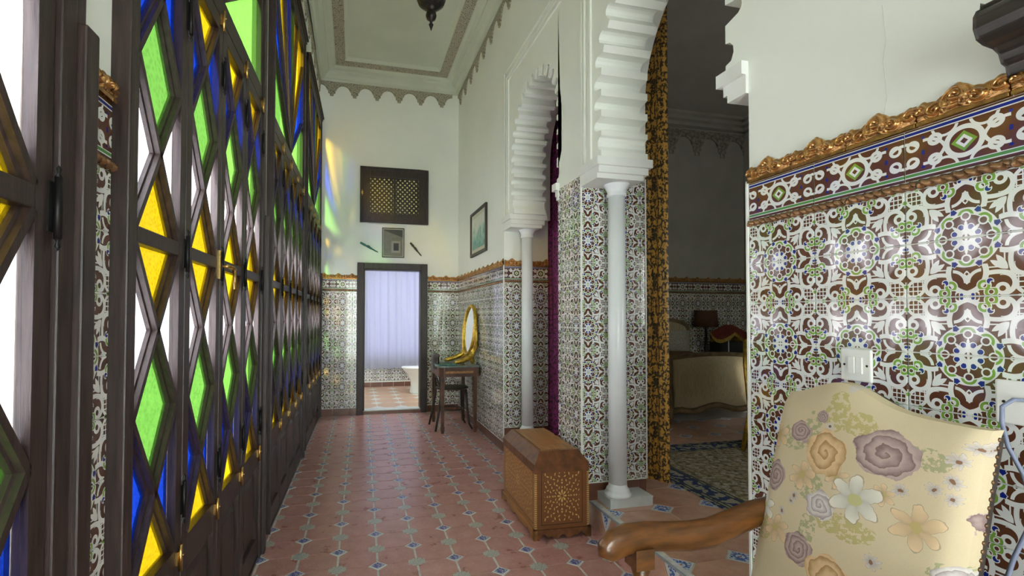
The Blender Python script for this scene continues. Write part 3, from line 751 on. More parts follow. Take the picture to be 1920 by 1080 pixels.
def bedroom_floor():
    px, py, dx, dy = .333, .295, .078, .068; h = .0035; g = .003
    X, Y = px / 2 - g, py / 2 - g
    P = [(-X + dx, -Y), (X - dx, -Y), (X, -Y + dy), (X, Y - dy), (X - dx, Y), (-X + dx, Y), (-X, Y - dy), (-X, -Y + dy)]
    def up(P):
        n = len(P); V = [(x, y, 0) for x, y in P] + [(x * .995, y * .995, h) for x, y in P]
        return MB().add(V, [tuple(range(n, 2 * n))] + [(i, (i + 1) % n, n + (i + 1) % n, n + i) for i in range(n)]).mesh('octagon_tile')
    om = up(P); om.materials.append(M['oct_tile']); dm = up([(-dx + g, 0), (0, -dy + g), (dx - g, 0), (0, dy - g)]); dm.materials.append(M['dot'])
    hm = up([(0, -dy + g), (dx - g, 0), (0, dy - g)]); hm.materials.append(M['dot'])
    pm = up([(-X + .12, -Y), (X - dx, -Y), (X, -Y + dy), (X, Y - dy), (X - dx, Y), (-X + .12, Y)]); pm.materials.append(M['oct_tile'])
    for i in range(0, 9):
        for j in range(-2, 10):
            x, y = 1.503 + px * i, 1.941 + py * j
            if 1.461 + dx * .4 < x and y < 4.7: obj('blue_inset', hm if i == 0 else dm, None, bed_floor, (x, y, STEP))
            if y + py / 2 < 4.7: obj('octagon_tile', om, None, bed_floor, (x + px / 2, y + py / 2, STEP))
    # riser facing the corridor
    ys = [1.45 + .295 * k for k in range(6)]
    for k in range(-2, 10):
        y0, y1 = 1.941 + py * k, 1.941 + py * (k + 1)
        if y1 < Y1 + .05 or y0 > Y4: continue
        q = [(y0 + .062, STEP - .006), (y0 + .004, .02), (y0 + .004, .004), (y1 - .004, .004), (y1 - .004, .02), (y1 - .062, STEP - .006)]
        MB().prism(q, 'x', 1.4565, 1.462).build('riser_tile', M['oct_tile'], bed_floor)
        q = [(y1 - .054, STEP - .006), (y1, .03), (y1 + .054, STEP - .006)]
        m_ = MB().prism([(a - y1, b - .10) for a, b in q], 'x', -.0028, .0028)
        m_.build('riser_inset', M['dot_r'], bed_floor, (1.459, y1, .10))
    MB().box(1.455, 1.467, Y1, Y4, STEP - .004, STEP + .004).build('step_edge', M['edge'], bed_floor, bevel=.002)
def dot_r():
    g = G('blue_flower_riser_inset', .3, 0, .2); nz = g.noise(75, None, 2)
    x, y, z = g.sep(g.tc()); e = g.sub(g.abs(y), g.mul(g.add(z, .07), .40))
    return g.col(g.mix(g.lt(-.012, e), g.mix(g.lt(nz, .5), (.60, .68, .74), (.035, .11, .42)), (.7, .72, .7)))
M['dot_r'] = dot_r(); M['edge'] = plain('grey_step_edge', (.30, .34, .38), .35)
bedroom_floor()

# bathroom behind the end door
struct('floor_bathroom', MB().box(-.3, 2.0, YE + .0, 8.62, -.05, .05), M['bath_floor'], 'bathroom floor of ochre and pale tiles', 'floor')
bw = struct('wall_bathroom_back', holes_wall(MB(), 'y', 8.50, 8.62, -.3, 2.0, .05, 2.45, [(.15, 1.3, .55, 2.2)]), M['plaster'], 'tiled bathroom wall below the sheer curtain', 'wall')
struct('wall_bathroom_side', MB().box(-.42, -.3, YE + .13, 8.62, 0, 2.45).box(2.0, 2.1, YE + .13, 8.62, 0, 2.45), M['plaster'], 'white bathroom side walls', 'wall')
struct('ceiling_bathroom', MB().box(-.42, 2.1, YE + .13, 8.62, 2.45, 2.55), M['plaster'], 'low bathroom ceiling', 'ceiling')
tiles(bw, (-.1, 8.5), 0, 1.7, .53, .15, .1, dado=False, skirt=(.05, .135))
bwin = struct('window_bathroom_added', MB().box(.13, 1.32, 8.515, 8.56, .53, .58).box(.13, 1.32, 8.515, 8.56, 2.17, 2.22).box(.13, .18, 8.515, 8.56, .53, 2.2).box(1.27, 1.32, 8.515, 8.56, .53, 2.2).box(.70, .74, 8.515, 8.56, .55, 2.2), M['chromewhite'], 'unseen bathroom window added to backlight the sheer curtain', 'window')  # added behind the curtain so that the sky shines through the cloth
MB().box(.15, 1.30, 8.535, 8.54, .55, 2.2).build('pane', M['g_white'], bwin)
lamp = area('bathroom_fill_light', (.9, 6.85, 2.40), (0, 0, 0), .4, .4, 14, (.92, .95, 1))  # added fill for the bathroom, no visible fitting

# ------------------------------------------------------------------ stained glass screens (left wall)
LP = .37                                   # leaf pitch
def bar_mesh(p, q, name='glazing_bar', wd=.026, d0=-.033, d1=.0):
    """stepped bar from p to q in the (y,z) plane of a leaf."""
    p, q = Vector(p), Vector(q); t = (q - p).normalized(); n = Vector((-t.y, t.x)); mb = MB()
    sec = [(-wd / 2, d0), (wd / 2, d0), (wd / 2, d0 * .45), (wd * .30, d0 * .38), (wd * .30, d1), (-wd * .30, d1), (-wd * .30, d0 * .38), (-wd / 2, d0 * .45)]
    V = []
    for e in (p, q):
        for a, d in sec: c = e + n * a; V.append((d, c.x, c.y))
    k = len(sec); mb.add(V, [tuple(range(k)), tuple(range(k, 2 * k))[::-1]] + [(i, (i + 1) % k, k + (i + 1) % k, k + i) for i in range(k)])
    me = mb.mesh(name); me.materials.append(M['wood']); return me
def pane_mesh(poly, col):
    cx = sum(p[0] for p in poly) / len(poly); cz = sum(p[1] for p in poly) / len(poly)
    me = MB().prism(poly, 'x', -.0285, -.0255).mesh('pane'); me.materials.append(M[col]); me.materials.append(M['g_back'])
    for p in me.polygons: p.material_index = 0 if p.normal.x > .5 else 1       # colour fused on the room face
    return me
def hinge_mesh():
    return MB().tube([(.007, 0, -.055), (.007, 0, .055)], .007, 8).lathe([(.0, -.078), (.006, -.070), (.003, -.062), (.007, -.055)], (.007, 0, 0), 8).lathe([(.007, .055), (.003, .062), (.006, .070), (0, .078)], (.007, 0, 0), 8).box(0, .003, -.018, .018, -.045, .045)
HINGE = hinge_mesh().mesh('hinge'); HINGE.materials.append(M['iron'])
BOLT = MB().tube([(.010, 0, -.04), (.010, 0, .04)], .006, 8).box(0, .006, -.012, .012, -.02, .02).tube([(.010, 0, .006), (.020, -.004, .010)], .003, 6).mesh('bolt'); BOLT.materials.append(M['brass'])
def make_leaf():
    st = .044; y0, y1 = .004, LP - .004; a, b = y0 + st, y1 - st; c = (a + b) / 2
    mb = MB()
    mb.box(-.034, 0, y0, a, .02, 2.46).box(-.034, 0, b, y1, .02, 2.46)
    for z0, z1 in ((.02, .13), (.50, .605), (1.488, 1.530), (2.405, 2.46)): mb.box(-.034, 0, a, b, z0, z1)
    leaf = mb.build('leaf', M['wood'], bevel=.003)
    def sub(name, me, loc=(0, 0, 0)): return obj(name, me, None, leaf, loc)
    pm = MB(); pm.box(-.030, -.018, a, b, .13, .50)
    P = [(a + .03, .16), (b - .03, .16), (b - .03, .47), (a + .03, .47)]; Q = [(a + .05, .18), (b - .05, .18), (b - .05, .45), (a + .05, .45)]
    pm.add([(-.018, y, z) for y, z in P] + [(-.006, y, z) for y, z in Q], [(4, 5, 6, 7)] + [(i, (i + 1) % 4, 4 + (i + 1) % 4, 4 + i) for i in range(4)])
    me = pm.mesh('wood_panel'); me.materials.append(M['wood']); sub('wood_panel', me)
    for (z0, z1, col) in ((.605, 1.488, (1, 0)), (1.530, 2.405, (0, 1))):
        h = (z1 - z0) / 4; Z = [z0 + h * k for k in range(5)]
        for p, q in (((a, Z[0]), (b, Z[2])), ((b, Z[0]), (a, Z[2])), ((a, Z[2]), (b, Z[4])), ((b, Z[2]), (a, Z[4]))): sub('glazing_bar', bar_mesh(p, q))
        up = col == (0, 1)
        side_lo, side_hi = ('g_white', 'g_blue') if up else ('g_blue', 'g_white')
        for poly, k in (([(a, Z[0]), (b, Z[0]), (c, Z[1])], 'g_yellow'), ([(a, Z[4]), (c, Z[3]), (b, Z[4])], 'g_yellow'), ([(c, Z[1]), (b, Z[2]), (c, Z[3]), (a, Z[2])], 'g_green'),
                        ([(a, Z[0]), (c, Z[1]), (a, Z[2])], side_lo), ([(b, Z[0]), (b, Z[2]), (c, Z[1])], side_lo), ([(a, Z[2]), (c, Z[3]), (a, Z[4])], side_hi), ([(b, Z[2]), (b, Z[4]), (c, Z[3])], side_hi)):
            sub('pane', pane_mesh(poly, k))
    for z in (.74, 1.50, 2.25): sub('hinge', HINGE, (0, LP, z))
    sub('bolt', BOLT, (0, LP - .03, .575)); sub('bolt', BOLT, (0, LP - .03, 2.45))
    return leaf
def make_bay(s0):
    root = thing('window_1', '', 'window', lw(0, s0), LROT, kind='structure')
    L = make_leaf(); L.parent = root
    for j in range(1, 4): copy_tree(L, root).location = (0, LP * j, 0)
    W = 4 * LP; c = W / 2
    # transom with a fan of seven panes
    z0, z1 = 2.55, 3.74
    a, b = .05, W - .05
    tr = MB().box(-.05, 0, .004, W - .004, 2.465, z0).box(-.05, 0, .004, W - .004, z1, 3.82).box(-.05, 0, .004, a, z0, z1).box(-.05, 0, b, W - .004, z0, z1).build('transom', M['wood'], root, bevel=.003)
    H = z1 - z0
    ray = [(a, z0 + H * .42), (a, z0 + H * .86), (c - .34, z1), (c - .10, z1), (c + .10, z1), (c + .34, z1), (b, z0 + H * .86), (b, z0 + H * .42)]
    o = (c, z0)
    segs = [([(a, z0), o, ray[0]], 'g_green'), ([o, ray[1], ray[0]], 'g_blue'), ([o, ray[2], (a, z1), ray[1]], 'g_yellow'), ([o, ray[3], ray[2]], 'g_blue'), ([o, ray[4], ray[3]], 'g_green'),
            ([o, ray[5], ray[4]], 'g_yellow'), ([o, ray[6], (b, z1), ray[5]], 'g_yellow'), ([o, ray[7], ray[6]], 'g_blue'), ([o, (b, z0), ray[7]], 'g_green')]
    for poly, k in segs: obj('pane', pane_mesh(poly, k), None, tr)
    for q in ray: obj('glazing_bar', bar_mesh(o, q), None, tr)
    # posts and head
    MB().box(-.06, .010, W, W + .045, 0, 3.9).box(-.06, .025, W + .045, W + .09, 0, 1.866).box(-.06, .008, W + .045, W + .075, 1.866, 3.9).build('post', M['wood'], root, bevel=.004)
    MB().box(-.06, .012, -.022, .003, 0, 3.9).build('post', M['wood'], root, bevel=.004)
    MB().box(-.06, .004, -.022, W + .075, 3.82, 3.86).box(-.06, .016, -.022, W + .075, 3.86, 3.885).box(-.06, .03, -.022, W + .075, 3.885, 3.91).build('head', M['wood'], root, bevel=.004)
    MB().box(-.06, .004, 0, W, 0, .02).build('threshold', M['wood'], root)
    return root
labels = {2: 'stained glass folding screen with lever handle, second from the camera', 1: 'nearest stained glass screen, cut off by the left edge of the photo',
          3: 'third stained glass screen, beyond the first narrow strip of tiles', 4: 'farthest stained glass screen, beside the white end wall', 0: 'unseen stained glass screen added behind the camera to let light in'}  # the last one is out of view, added for the light it passes
bay = make_bay(BAYS[2])
for i in (1, 3, 4, 0):
    c_ = copy_tree(bay); c_.location = lw(0, BAYS[i] + (.035 if i == 1 else 0)); c_['label'] = labels[i]; c_.name = 'window_%d' % (i + 1 if i else 5)
bay['label'] = labels[2]; bay.name = 'window_3'
leaf3 = [o for o in bay.children if o.name.startswith('leaf')][1]
hd = MB().box(0, .006, -.02, .02, -.05, .06).tube([(.006, 0, .0), (.03, .0, 0), (.034, .06, 0), (.034, .075, -.005)], .007, 8).tube([(.034, .068, 0), (.036, .07, -.05), (.036, .072, -.085)], [.006, .007, .005], 8).mesh('lever_handle')
hd.materials.append(M['brass']); obj('lever_handle', hd, None, leaf3, (0, LP, 1.50))

# ------------------------------------------------------------------ door, lattice window, trim on the end wall
d = struct('door_1', MB().box(.042, .13, YE - .035, YE + .02, 0.0, 2.02).box(.893, .981, YE - .035, YE + .02, 0, 2.02).box(.1305, .8925, YE - .034, YE + .02, 1.935, 2.019), M['wood'], 'dark wooden door frame open to the bathroom', 'door', bevel=.006)
MB().box(.10, .145, YE - .02, YE + .14, .05, 1.99).box(.885, .935, YE - .02, YE + .14, .05, 1.99).box(.10, .935, YE - .02, YE + .14, 1.925, 1.99).build('jamb', M['wood'], d, bevel=.004)
MB().box(.13, .893, YE - .02, YE + .13, .043, .058).build('threshold', M['marble'], d, bevel=.003)
for k in range(5): obj('skirting_tile', tile_mesh(0, .16, 0, .043, 'sl', M['terra_skirt']), None, d, (.132 + .1525 * k, YE - .02, 0))
lwn = struct('window_6', MB().box(.072, .205, YE - .04, YE + .05, 2.56, 3.31).box(.855, .99, YE - .04, YE + .05, 2.56, 3.31).box(.205, .855, YE - .04, YE + .05, 2.56, 2.687).box(.205, .855, YE - .04, YE + .05, 3.175, 3.31), M['wood'], 'small dark lattice window high on the end wall', 'window', bevel=.006)
for x0, x1 in ((.205, .515), (.545, .855)):
    sm = MB(); x, z = x0, 2.687; Wd, Hd = x1 - x0, .488; n = 0
    pitch = .062
    for sgn in (1, -1):
        k = -12
        while k < 16:
            # clip the diagonal u = c + sgn*v to the sash
            c0 = k * pitch; pts = []
            u0, v0 = (c0, 0) if sgn > 0 else (c0, 0)
            ts = [0, Hd]
            lo, hi = 0, Hd
            if sgn > 0: lo, hi = max(lo, -c0), min(hi, Wd - c0)
            else: lo, hi = max(lo, c0 - Wd), min(hi, c0)
            if hi - lo > .01:
                p = Vector((x0 + c0 + sgn * lo, 2.687 + lo)); q = Vector((x0 + c0 + sgn * hi, 2.687 + hi)); t = (q - p).normalized(); nn = Vector((-t.y, t.x)) * .0125
                sm.prism([tuple(p + nn), tuple(p - nn), tuple(q - nn), tuple(q + nn)], 'y', YE - .012 - (.004 if sgn > 0 else 0), YE + .0)
            k += 1
    o = sm.build('lattice_slats', M['wood'], lwn); o['kind'] = 'stuff'
MB().box(.513, .547, YE - .03, YE + .02, 2.687, 3.175).build('mullion', M['wood'], lwn, bevel=.003)
MB().box(.09, .97, YE - .048, YE - .04, 2.575, 2.60).box(.09, .97, YE - .048, YE - .04, 3.27, 3.295).box(.09, .115, YE - .048, YE - .04, 2.575, 3.295).box(.945, .97, YE - .048, YE - .04, 2.575, 3.295).build('frame_bead', M['wood'], lwn, bevel=.003)
obj('bolt', BOLT, None, lwn, (.10, YE - .05, 2.95), R(-90))
MB().box(.15, .91, YE + .06, YE + .066, 2.63, 3.24).build('pane', M['g_frost'], lwn)

# ------------------------------------------------------------------ columns
def column(x, y, z0, label, pl):
    t = thing('column', label, 'column', (x, y, z0), 0, 'slim white columns under the arches')
    h = 2.14 - z0; b = pl[4]
    MB().lathe([(.079, b), (.083, b + .010), (.079, b + .02), (.068, b + .026), (.071, b + .036), (.065, b + .046), (.057, b + .056), (.055, b + .075)], n=28).build('base', M['column'], t)
    MB().lathe([(.055, b + .073), (.0545, h * .5), (.052, h - .08)], n=28).build('shaft', M['column'], t)
    MB().lathe([(.055, h - .082), (.061, h - .076), (.061, h - .066), (.056, h - .06), (.06, h - .04), (.075, h - .012), (.082, h)], n=28).build('capital', M['column'], t)
    MB().box(pl[0], pl[1], pl[2], pl[3], .003, b - .008).box(pl[0] - .002, pl[1] + .002, pl[2] - .002, pl[3], b - .008, b).build('plinth', M['marble'], t, bevel=.002)
column(1.605, 2.645, STEP, 'white column on tiled plinth in front of the pier beside the chest', (-.085, .205, -.06, .097, .062))
column(1.615, 4.235, STEP, 'farther white column behind the inlaid chest', (-.13, .235, -.085, .098, .062))

# ------------------------------------------------------------------ curtains
def curtain(name, label, p, q, z0, z1, amp, waves, m, cat='curtain', gather=1.0, seed=0, thick=0):
    p, q = Vector(p), Vector(q); L = (q - p).length; t = (q - p) / L; n = Vector((-t.y, t.x)); nu = waves * 10
    o = thing(name, label, cat, (p.x, p.y, z0))
    def fn(i, j):
        z = z0 + (z1 - z0) * j; k = amp * (1 - .35 * j) * (math.sin(2 * math.pi * waves * i + seed) + .35 * math.sin(2 * math.pi * waves * 2.3 * i + 1.3 + j * 2 + seed))
        c = p + t * (L * i) + n * k; return (c.x - p.x, c.y - p.y, z - z0)
    MB().grid(fn, nu, 24, uv=lambda i, j: (i * L * 1.6, j * (z1 - z0))).build('cloth', m, o, fix=False)
    return o
cu = curtain('drape', 'gold damask drape hanging behind the near column', (1.93, 2.95), (2.075, 2.78), .19, 4.05, .018, 2, M['damask'], seed=.6)
MB().grid(lambda i, j: (-.012 - .02 * i + .006 * math.sin(j * 9), .02 * i - .03, .03 + 3.8 * j), 3, 20, uv=lambda i, j: (i * .1, j * 3)).build('lining', M['purple'], cu, fix=False)
MB().tube([(-.05, .05, 3.87), (1.0, .05, 3.87)], .016, 10).build('rod', M['brass'], cu)
c2 = curtain('drape', 'purple brocade drape filling the far arch', (1.905, 4.42), (1.955, 3.75), .16, 3.5, .022, 6, M['purple'], seed=2)
curtain('swag', 'purple fringed swag at the top of the far arch', (1.895, 4.2), (1.91, 3.2), 2.98, 3.45, .02, 3, M['redv'] if 'redv' in M else M['purple'])
sc = curtain('shower_curtain', 'sheer white curtain hanging to knee height in the bathroom', (.05, 8.40), (1.45, 8.40), .385, 2.17, .022, 9, M['voile'])
MB().tube([(-.1, 0, 1.80), (1.5, 0, 1.80)], .012, 10).build('rail', M['chromewhite'], sc)

# toilet
t = thing('toilet', 'white porcelain toilet bowl in the bathroom', 'toilet', (1.035, 7.72, .05))
MB().lathe([(.105, 0), (.11, .02), (.095, .12), (.10, .22), (.15, .32), (.19, .375), (.2, .40)], n=28, sx=1.25).build('bowl', M['porcelain'], t)
MB().lathe([(.2, .40), (.215, .405), (.22, .425), (.21, .44), (.0, .443)], n=28, sx=1.25).build('seat_lid', M['porcelain'], t)
MB().box(.22, .40, -.2, .2, .36, .78).build('cistern', M['porcelain'], t, bevel=.02)

# ------------------------------------------------------------------ things on the end wall and right wall
def picture(name, label, loc, rz, wd, h, fw, m, fm, mount=0, group=None):
    t = thing(name, label, 'picture', loc, rz)
    MB().box(-wd / 2, -wd / 2 + fw, -.024, 0, -h / 2, h / 2).box(wd / 2 - fw, wd / 2, -.024, 0, -h / 2, h / 2).box(-wd / 2 + fw, wd / 2 - fw, -.024, 0, -h / 2, -h / 2 + fw).box(-wd / 2 + fw, wd / 2 - fw, -.024, 0, h / 2 - fw, h / 2).build('frame', fm, t, bevel=.003)
    MB().box(-wd / 2 + fw, wd / 2 - fw, -.010, 0, -h / 2 + fw, h / 2 - fw).build('mount', M['mount'], t)
    k = fw + mount
    MB().box(-wd / 2 + k, wd / 2 - k, -.012, -.0101, -h / 2 + k, h / 2 - k).build('print', m, t)
    return t
M['mount'] = plain('cream_mount', (.60, .60, .48), .8, var=.03)
picture('framed_photograph', 'small framed photograph of a doorway above the bathroom door', (.514, YE, 2.30), 0, .30, .40, .012, M['photo'], M['olive'], .010)
picture('framed_painting', 'dark framed teal watercolour on the long right wall', (XR, 5.265, 2.292), R(-90), .70, .53, .034, M['paint'], M['blackwood'], .045)
def flute(label, p, q, m, m2):
    p, q = Vector(p), Vector(q); L = (q - p).length; t = thing('ornamental_flute', label, 'ornament', p, group='slim ornaments either side of the photograph')
    dv = (q - p)
    MB().tube([(0, 0, 0), dv * .25, dv * .28, dv * .6, dv * .63, dv * .93, dv], [.013, .016, .012, .014, .010, .008, .003], 10).build('body', m, t)
    MB().tube([dv * .4 + Vector((0, 0, .012)), dv * .55 + Vector((0, 0, .016))], .008, 8).build('clip', m2, t)
flute('teal and black ornamental flute left of the framed photograph', (.079, YE - .018, 2.287), (.314, YE - .018, 2.163), M['teal'], M['blackwood'])
flute('dark olive ornamental flute right of the framed photograph', (.744, YE - .018, 2.309), (.899, YE - .018, 2.131), M['olive'], M['blackwood'])

# lantern
t = thing('lantern', 'dark pierced metal lantern hanging from the ceiling', 'lantern', (.535, 3.35, 3.385))
MB().lathe([(0, 0), (.012, .035), (.018, .05), (.010, .055), (.010, .075), (.032, .09), (.040, .115), (.034, .14), (.030, .15), (.055, .17), (.095, .205), (.108, .24), (.095, .265)], n=24).build('bowl', M['grey_iron'], t)
MB().lathe([(.095, .262), (.09, .45), (.11, .47), (.05, .58), (.02, .64), (.012, .70)], n=12).build('cage', M['grey_iron'], t)
MB().tube([(0, 0, .70), (0, 0, 1.16)], .006, 6).build('chain', M['grey_iron'], t)

# ------------------------------------------------------------------ inlaid chest
def chest():
    W, D, H0, H1 = .335, .645, .435, .500
    t = thing('chest', 'small marquetry wooden chest with sloping lid edges beside the pier', 'chest', (1.048 + W / 2, 2.592 + D / 2, .0035), R(-1.6))
    x, y = W / 2, D / 2
    b = MB().box(-x + .004, x - .004, -y + .004, y - .004, .055, H0 - .02).build('body', M['walnut'], t)
    MB().box(-x, x, -y - .0, -y + .005, -.19, .19).build('end_panel', M['inlay_end'], t, (0, 0, .245))
    MB().box(-x, -x + .005, -y + .005, y, -.19, .19).build('side_panel', M['inlay_side'], t, (0, 0, .245))
    # skirt with scalloped cut-outs
    def sk(L):
        P = [(-L, .058), (-L, 0), (-L * .80, 0)]
        for k in range(5): P.append((-L * .80 + L * .30 * k / 4, .012 + .016 * math.sin(math.pi * k / 4) + (.006 if k == 2 else 0)))
        P += [(-L * .38, .018), (-L * .30, .004), (-L * .15, .004), (-L * .10, .018), (0, .026)]
        return P + [(-a, c) for a, c in P[::-1][1:]]
    MB().prism(sk(x + .012), 'y', -y - .012, -y + .01).build('skirt', M['walnut'], t)
    MB().prism(sk(y + .012), 'x', -x - .012, -x + .01).build('skirt', M['honey'], t)
    MB().prism(sk(x + .012), 'y', y - .01, y + .012).build('skirt', M['walnut'], t); MB().prism(sk(y + .012), 'x', x - .01, x + .012).build('skirt', M['walnut'], t)
    # lid
    i = .048; mb = MB()
    V = [(-x - .004, -y - .004, H0 - .05), (x + .004, -y - .004, H0 - .05), (x + .004, y + .004, H0 - .05), (-x - .004, y + .004, H0 - .05)]
    V += [(a, b_, H0) for a, b_, _ in V] + [(a * (1 - i / x), b_ * (1 - i / y), H1) for a, b_, _ in V]
    l = mb.add(V, [(3, 2, 1, 0), (8, 9, 10, 11)] + [(r * 4 + k, r * 4 + (k + 1) % 4, (r + 1) * 4 + (k + 1) % 4, (r + 1) * 4 + k) for r in (0, 1) for k in range(4)]).build('lid', M['walnut'], t)
    MB().box(-x + i + .002, x - i - .002, -y + i + .002, y - i - .002, H1 - .003, H1 + .0015).build('lid_top', M['honey'], l)
    MB().box(-x + i + .055, x - i - .055, -y + i + .12, y - i - .12, H1, H1 + .0025).build('lid_inlay', M['inlay_side'], l)
    # checkered edge stringing
    pale = MB(); dark = MB(); n = 26
    for k in range(n):
        z = .065 + (H0 - .115) * k / n; h = (H0 - .115) / n * .55
        (pale).box(-x - .003, -x + .010, -y - .003, -y + .010, z, z + h); pale.box(x - .010, x + .003, -y - .003, -y + .010, z, z + h)
    n = 34
    for k in range(n):
        yy = -y + i + .01 + (D - 2 * i - .02) * k / n; dark.box(-x + i + .004, -x + i + .016, yy, yy + .009, H1, H1 + .003)
    for k in range(14):
        xx = -x + i + .02 + (W - 2 * i - .04) * k / 14; dark.box(xx, xx + .008, -y + i + .004, -y + i + .014, H1, H1 + .003)
    pale.build('edge_stringing', M['boxwood'], t)['kind'] = 'stuff'; dark.build('lid_stringing', M['walnut'], l)['kind'] = 'stuff'
M['boxwood'] = plain('pale_boxwood', (.55, .33, .10), .4)
chest()

# ------------------------------------------------------------------ dressing table, mirror and chair
def table():
    x0, x1, y0, y1, zt = .925, 1.388, 5.13, 5.80, .752
    t = thing('dressing_table', 'small worn mahogany dressing table against the tiled wall', 'table', ((x0 + x1) / 2, (y0 + y1) / 2, .0035))
    hx, hy = (x1 - x0) / 2, (y1 - y0) / 2
    def rr(ex, r=.07):
        P = []
        for cx, cy, a0 in ((hx - r * .2, -hy + r * .2, -90), (hx - r * .2, hy - r * .2, 0), (-hx + r, hy - r, 90), (-hx + r, -hy + r, 180)):
            q = r * .2 if cx > 0 else r
            for k in range(7): a = R(a0 + 15 * k); P.append((cx + (q + ex) * math.cos(a), cy + (q + ex) * math.sin(a)))
        return P
    MB().prism(rr(.012), 'z', zt - .02, zt).build('top', M['tabletop'], t, bevel=.004)
    MB().prism(rr(-.004), 'z', zt - .125, zt - .02, sm=False).build('apron', M['tablewood'], t)
    MB().box(-.16, .16, -hy + .0025, -hy + .006, zt - .085, zt - .06).build('apron_inlay', M['honey'], t)
    for sx in (-1, 1):
        for sy in (-1, 1):
            cx, cy = sx * (hx - .045), sy * (hy - .035); mb = MB()
            V = []
            for z, r in ((zt - .125, .021), (.075, .016), (.075, .021), (.035, .021), (.0, .013)):
                V += [(cx - r, cy - r, z), (cx + r, cy - r, z), (cx + r, cy + r, z), (cx - r, cy + r, z)]
            mb.add(V, [(0, 1, 2, 3), (19, 18, 17, 16)] + [(r * 4 + k, r * 4 + (k + 1) % 4, (r + 1) * 4 + (k + 1) % 4, (r + 1) * 4 + k) for r in range(4) for k in range(4)])
            mb.build('leg', M['tablewood'], t)
M['tabletop'] = plain('grey_green_table_top', (.16, .20, .18), .25, var=.2, coat=.3)
table()
t = thing('book', 'thin dark green folder lying on the dressing table', 'book', (1.01, 5.29, .756), R(4))
MB().box(-.10, .12, -.14, .14, 0, .012).build('cover', M['teal'], t, bevel=.002)
MB().box(-.095, .122, -.135, .135, .003, .009).build('pages', M['mount'], t)
def vanity():
    t = thing('vanity_mirror', 'oval gilt mirror on lyre stand on the dressing table', 'mirror', (1.33, 5.42, .7555), R(9))
    zc, a, b = .39, .165, .285
    mb = MB(); N = 40; pts = []
    for k in range(N + 1):
        an = 2 * math.pi * k / N; pts.append((.01 + .03 * math.sin(an), a * math.cos(an), zc + b * math.sin(an)))
    MB().tube(pts, .020, 8, cap=False, sq=(1, 1.2)).build('frame', M['gilt'], t)
    V = [(.01 + .03 * math.sin(2 * math.pi * k / N) * .9, .95 * a * math.cos(2 * math.pi * k / N), zc + .95 * b * math.sin(2 * math.pi * k / N)) for k in range(N)]
    MB().add(V + [(x + .008, y, z) for x, y, z in V], [tuple(range(N)), tuple(range(N, 2 * N))[::-1]] + [(k, (k + 1) % N, N + (k + 1) % N, N + k) for k in range(N)]).build('glass', M['mirror'], t)
    for s in (-1, 1):
        MB().tube([(.012, s * (a + .03), zc + .06), (.016, s * (a + .035), zc - .06), (.012, s * (a + .01), zc - .2), (.0, s * .13, .14), (-.03, s * .15, .09), (-.12, s * .165, .05), (-.20, s * .17, .035), (-.235, s * .17, .02)],
                  [.012, .018, .026, .032, .034, .028, .026, .016], 8).build('support', M['gilt'], t)
        MB().lathe([(0, -.02), (.018, -.012), (.02, 0), (.018, .012), (0, .02)], (.012, s * (a + .03), zc + .03), 10, 'y').build('pivot_knob', M['gilt'], t)
    MB().tube([(-.02, -.17, .03), (.0, -.08, .075), (.0, 0, .09), (.0, .08, .075), (-.02, .17, .03)], [.028, .03, .026, .03, .028], 8).build('base', M['gilt'], t)
vanity()
def bentwood():
    t = thing('bentwood_chair', 'dark bentwood chair pushed under the dressing table', 'chair', (1.135, 5.445, .0035), R(2))
    m = M['blackwood']
    MB().lathe([(0, .452), (.17, .452), (.192, .458), (.198, .468), (.192, .478), (.16, .474), (0, .470)], n=30, sy=.86).build('seat', m, t)
    MB().tube([(.13 * math.cos(a), .12 * math.sin(a), .22) for a in [2 * math.pi * k / 20 for k in range(21)]], .009, 6, cap=False).build('stretcher', m, t)
    for sy in (-1, 1):
        MB().tube([(.14, sy * .11, .455), (.15, sy * .12, .25), (.175, sy * .14, .06), (.205, sy * .155, 0.004)], [.016, .015, .013, .012], 8).build('leg', m, t)
        MB().tube([(-.235, sy * .19, .004), (-.205, sy * .17, .15), (-.165, sy * .15, .40), (-.17, sy * .155, .55), (-.195, sy * .165, .72), (-.205, sy * .15, .82)], [.012, .014, .016, .015, .013, .012], 8).build('back_leg', m, t)
    MB().grid(lambda i, j: (-.205 - .035 * math.sin(math.pi * i) + .02 * (j > .99), -.165 + .33 * i, .70 + .17 * j + .015 * math.sin(math.pi * i) * j), 10, 5).grid(lambda i, j: (-.19 - .035 * math.sin(math.pi * i), -.165 + .33 * i, .70 + .17 * j + .015 * math.sin(math.pi * i) * j), 10, 5).build('back_panel', m, t, fix=False)
    MB().tube([(-.16, -.13, .455), (-.19, -.06, .58), (-.2, 0, .62), (-.19, .06, .58), (-.16, .13, .455)], .010, 8).build('back_hoop', m, t)
bentwood()

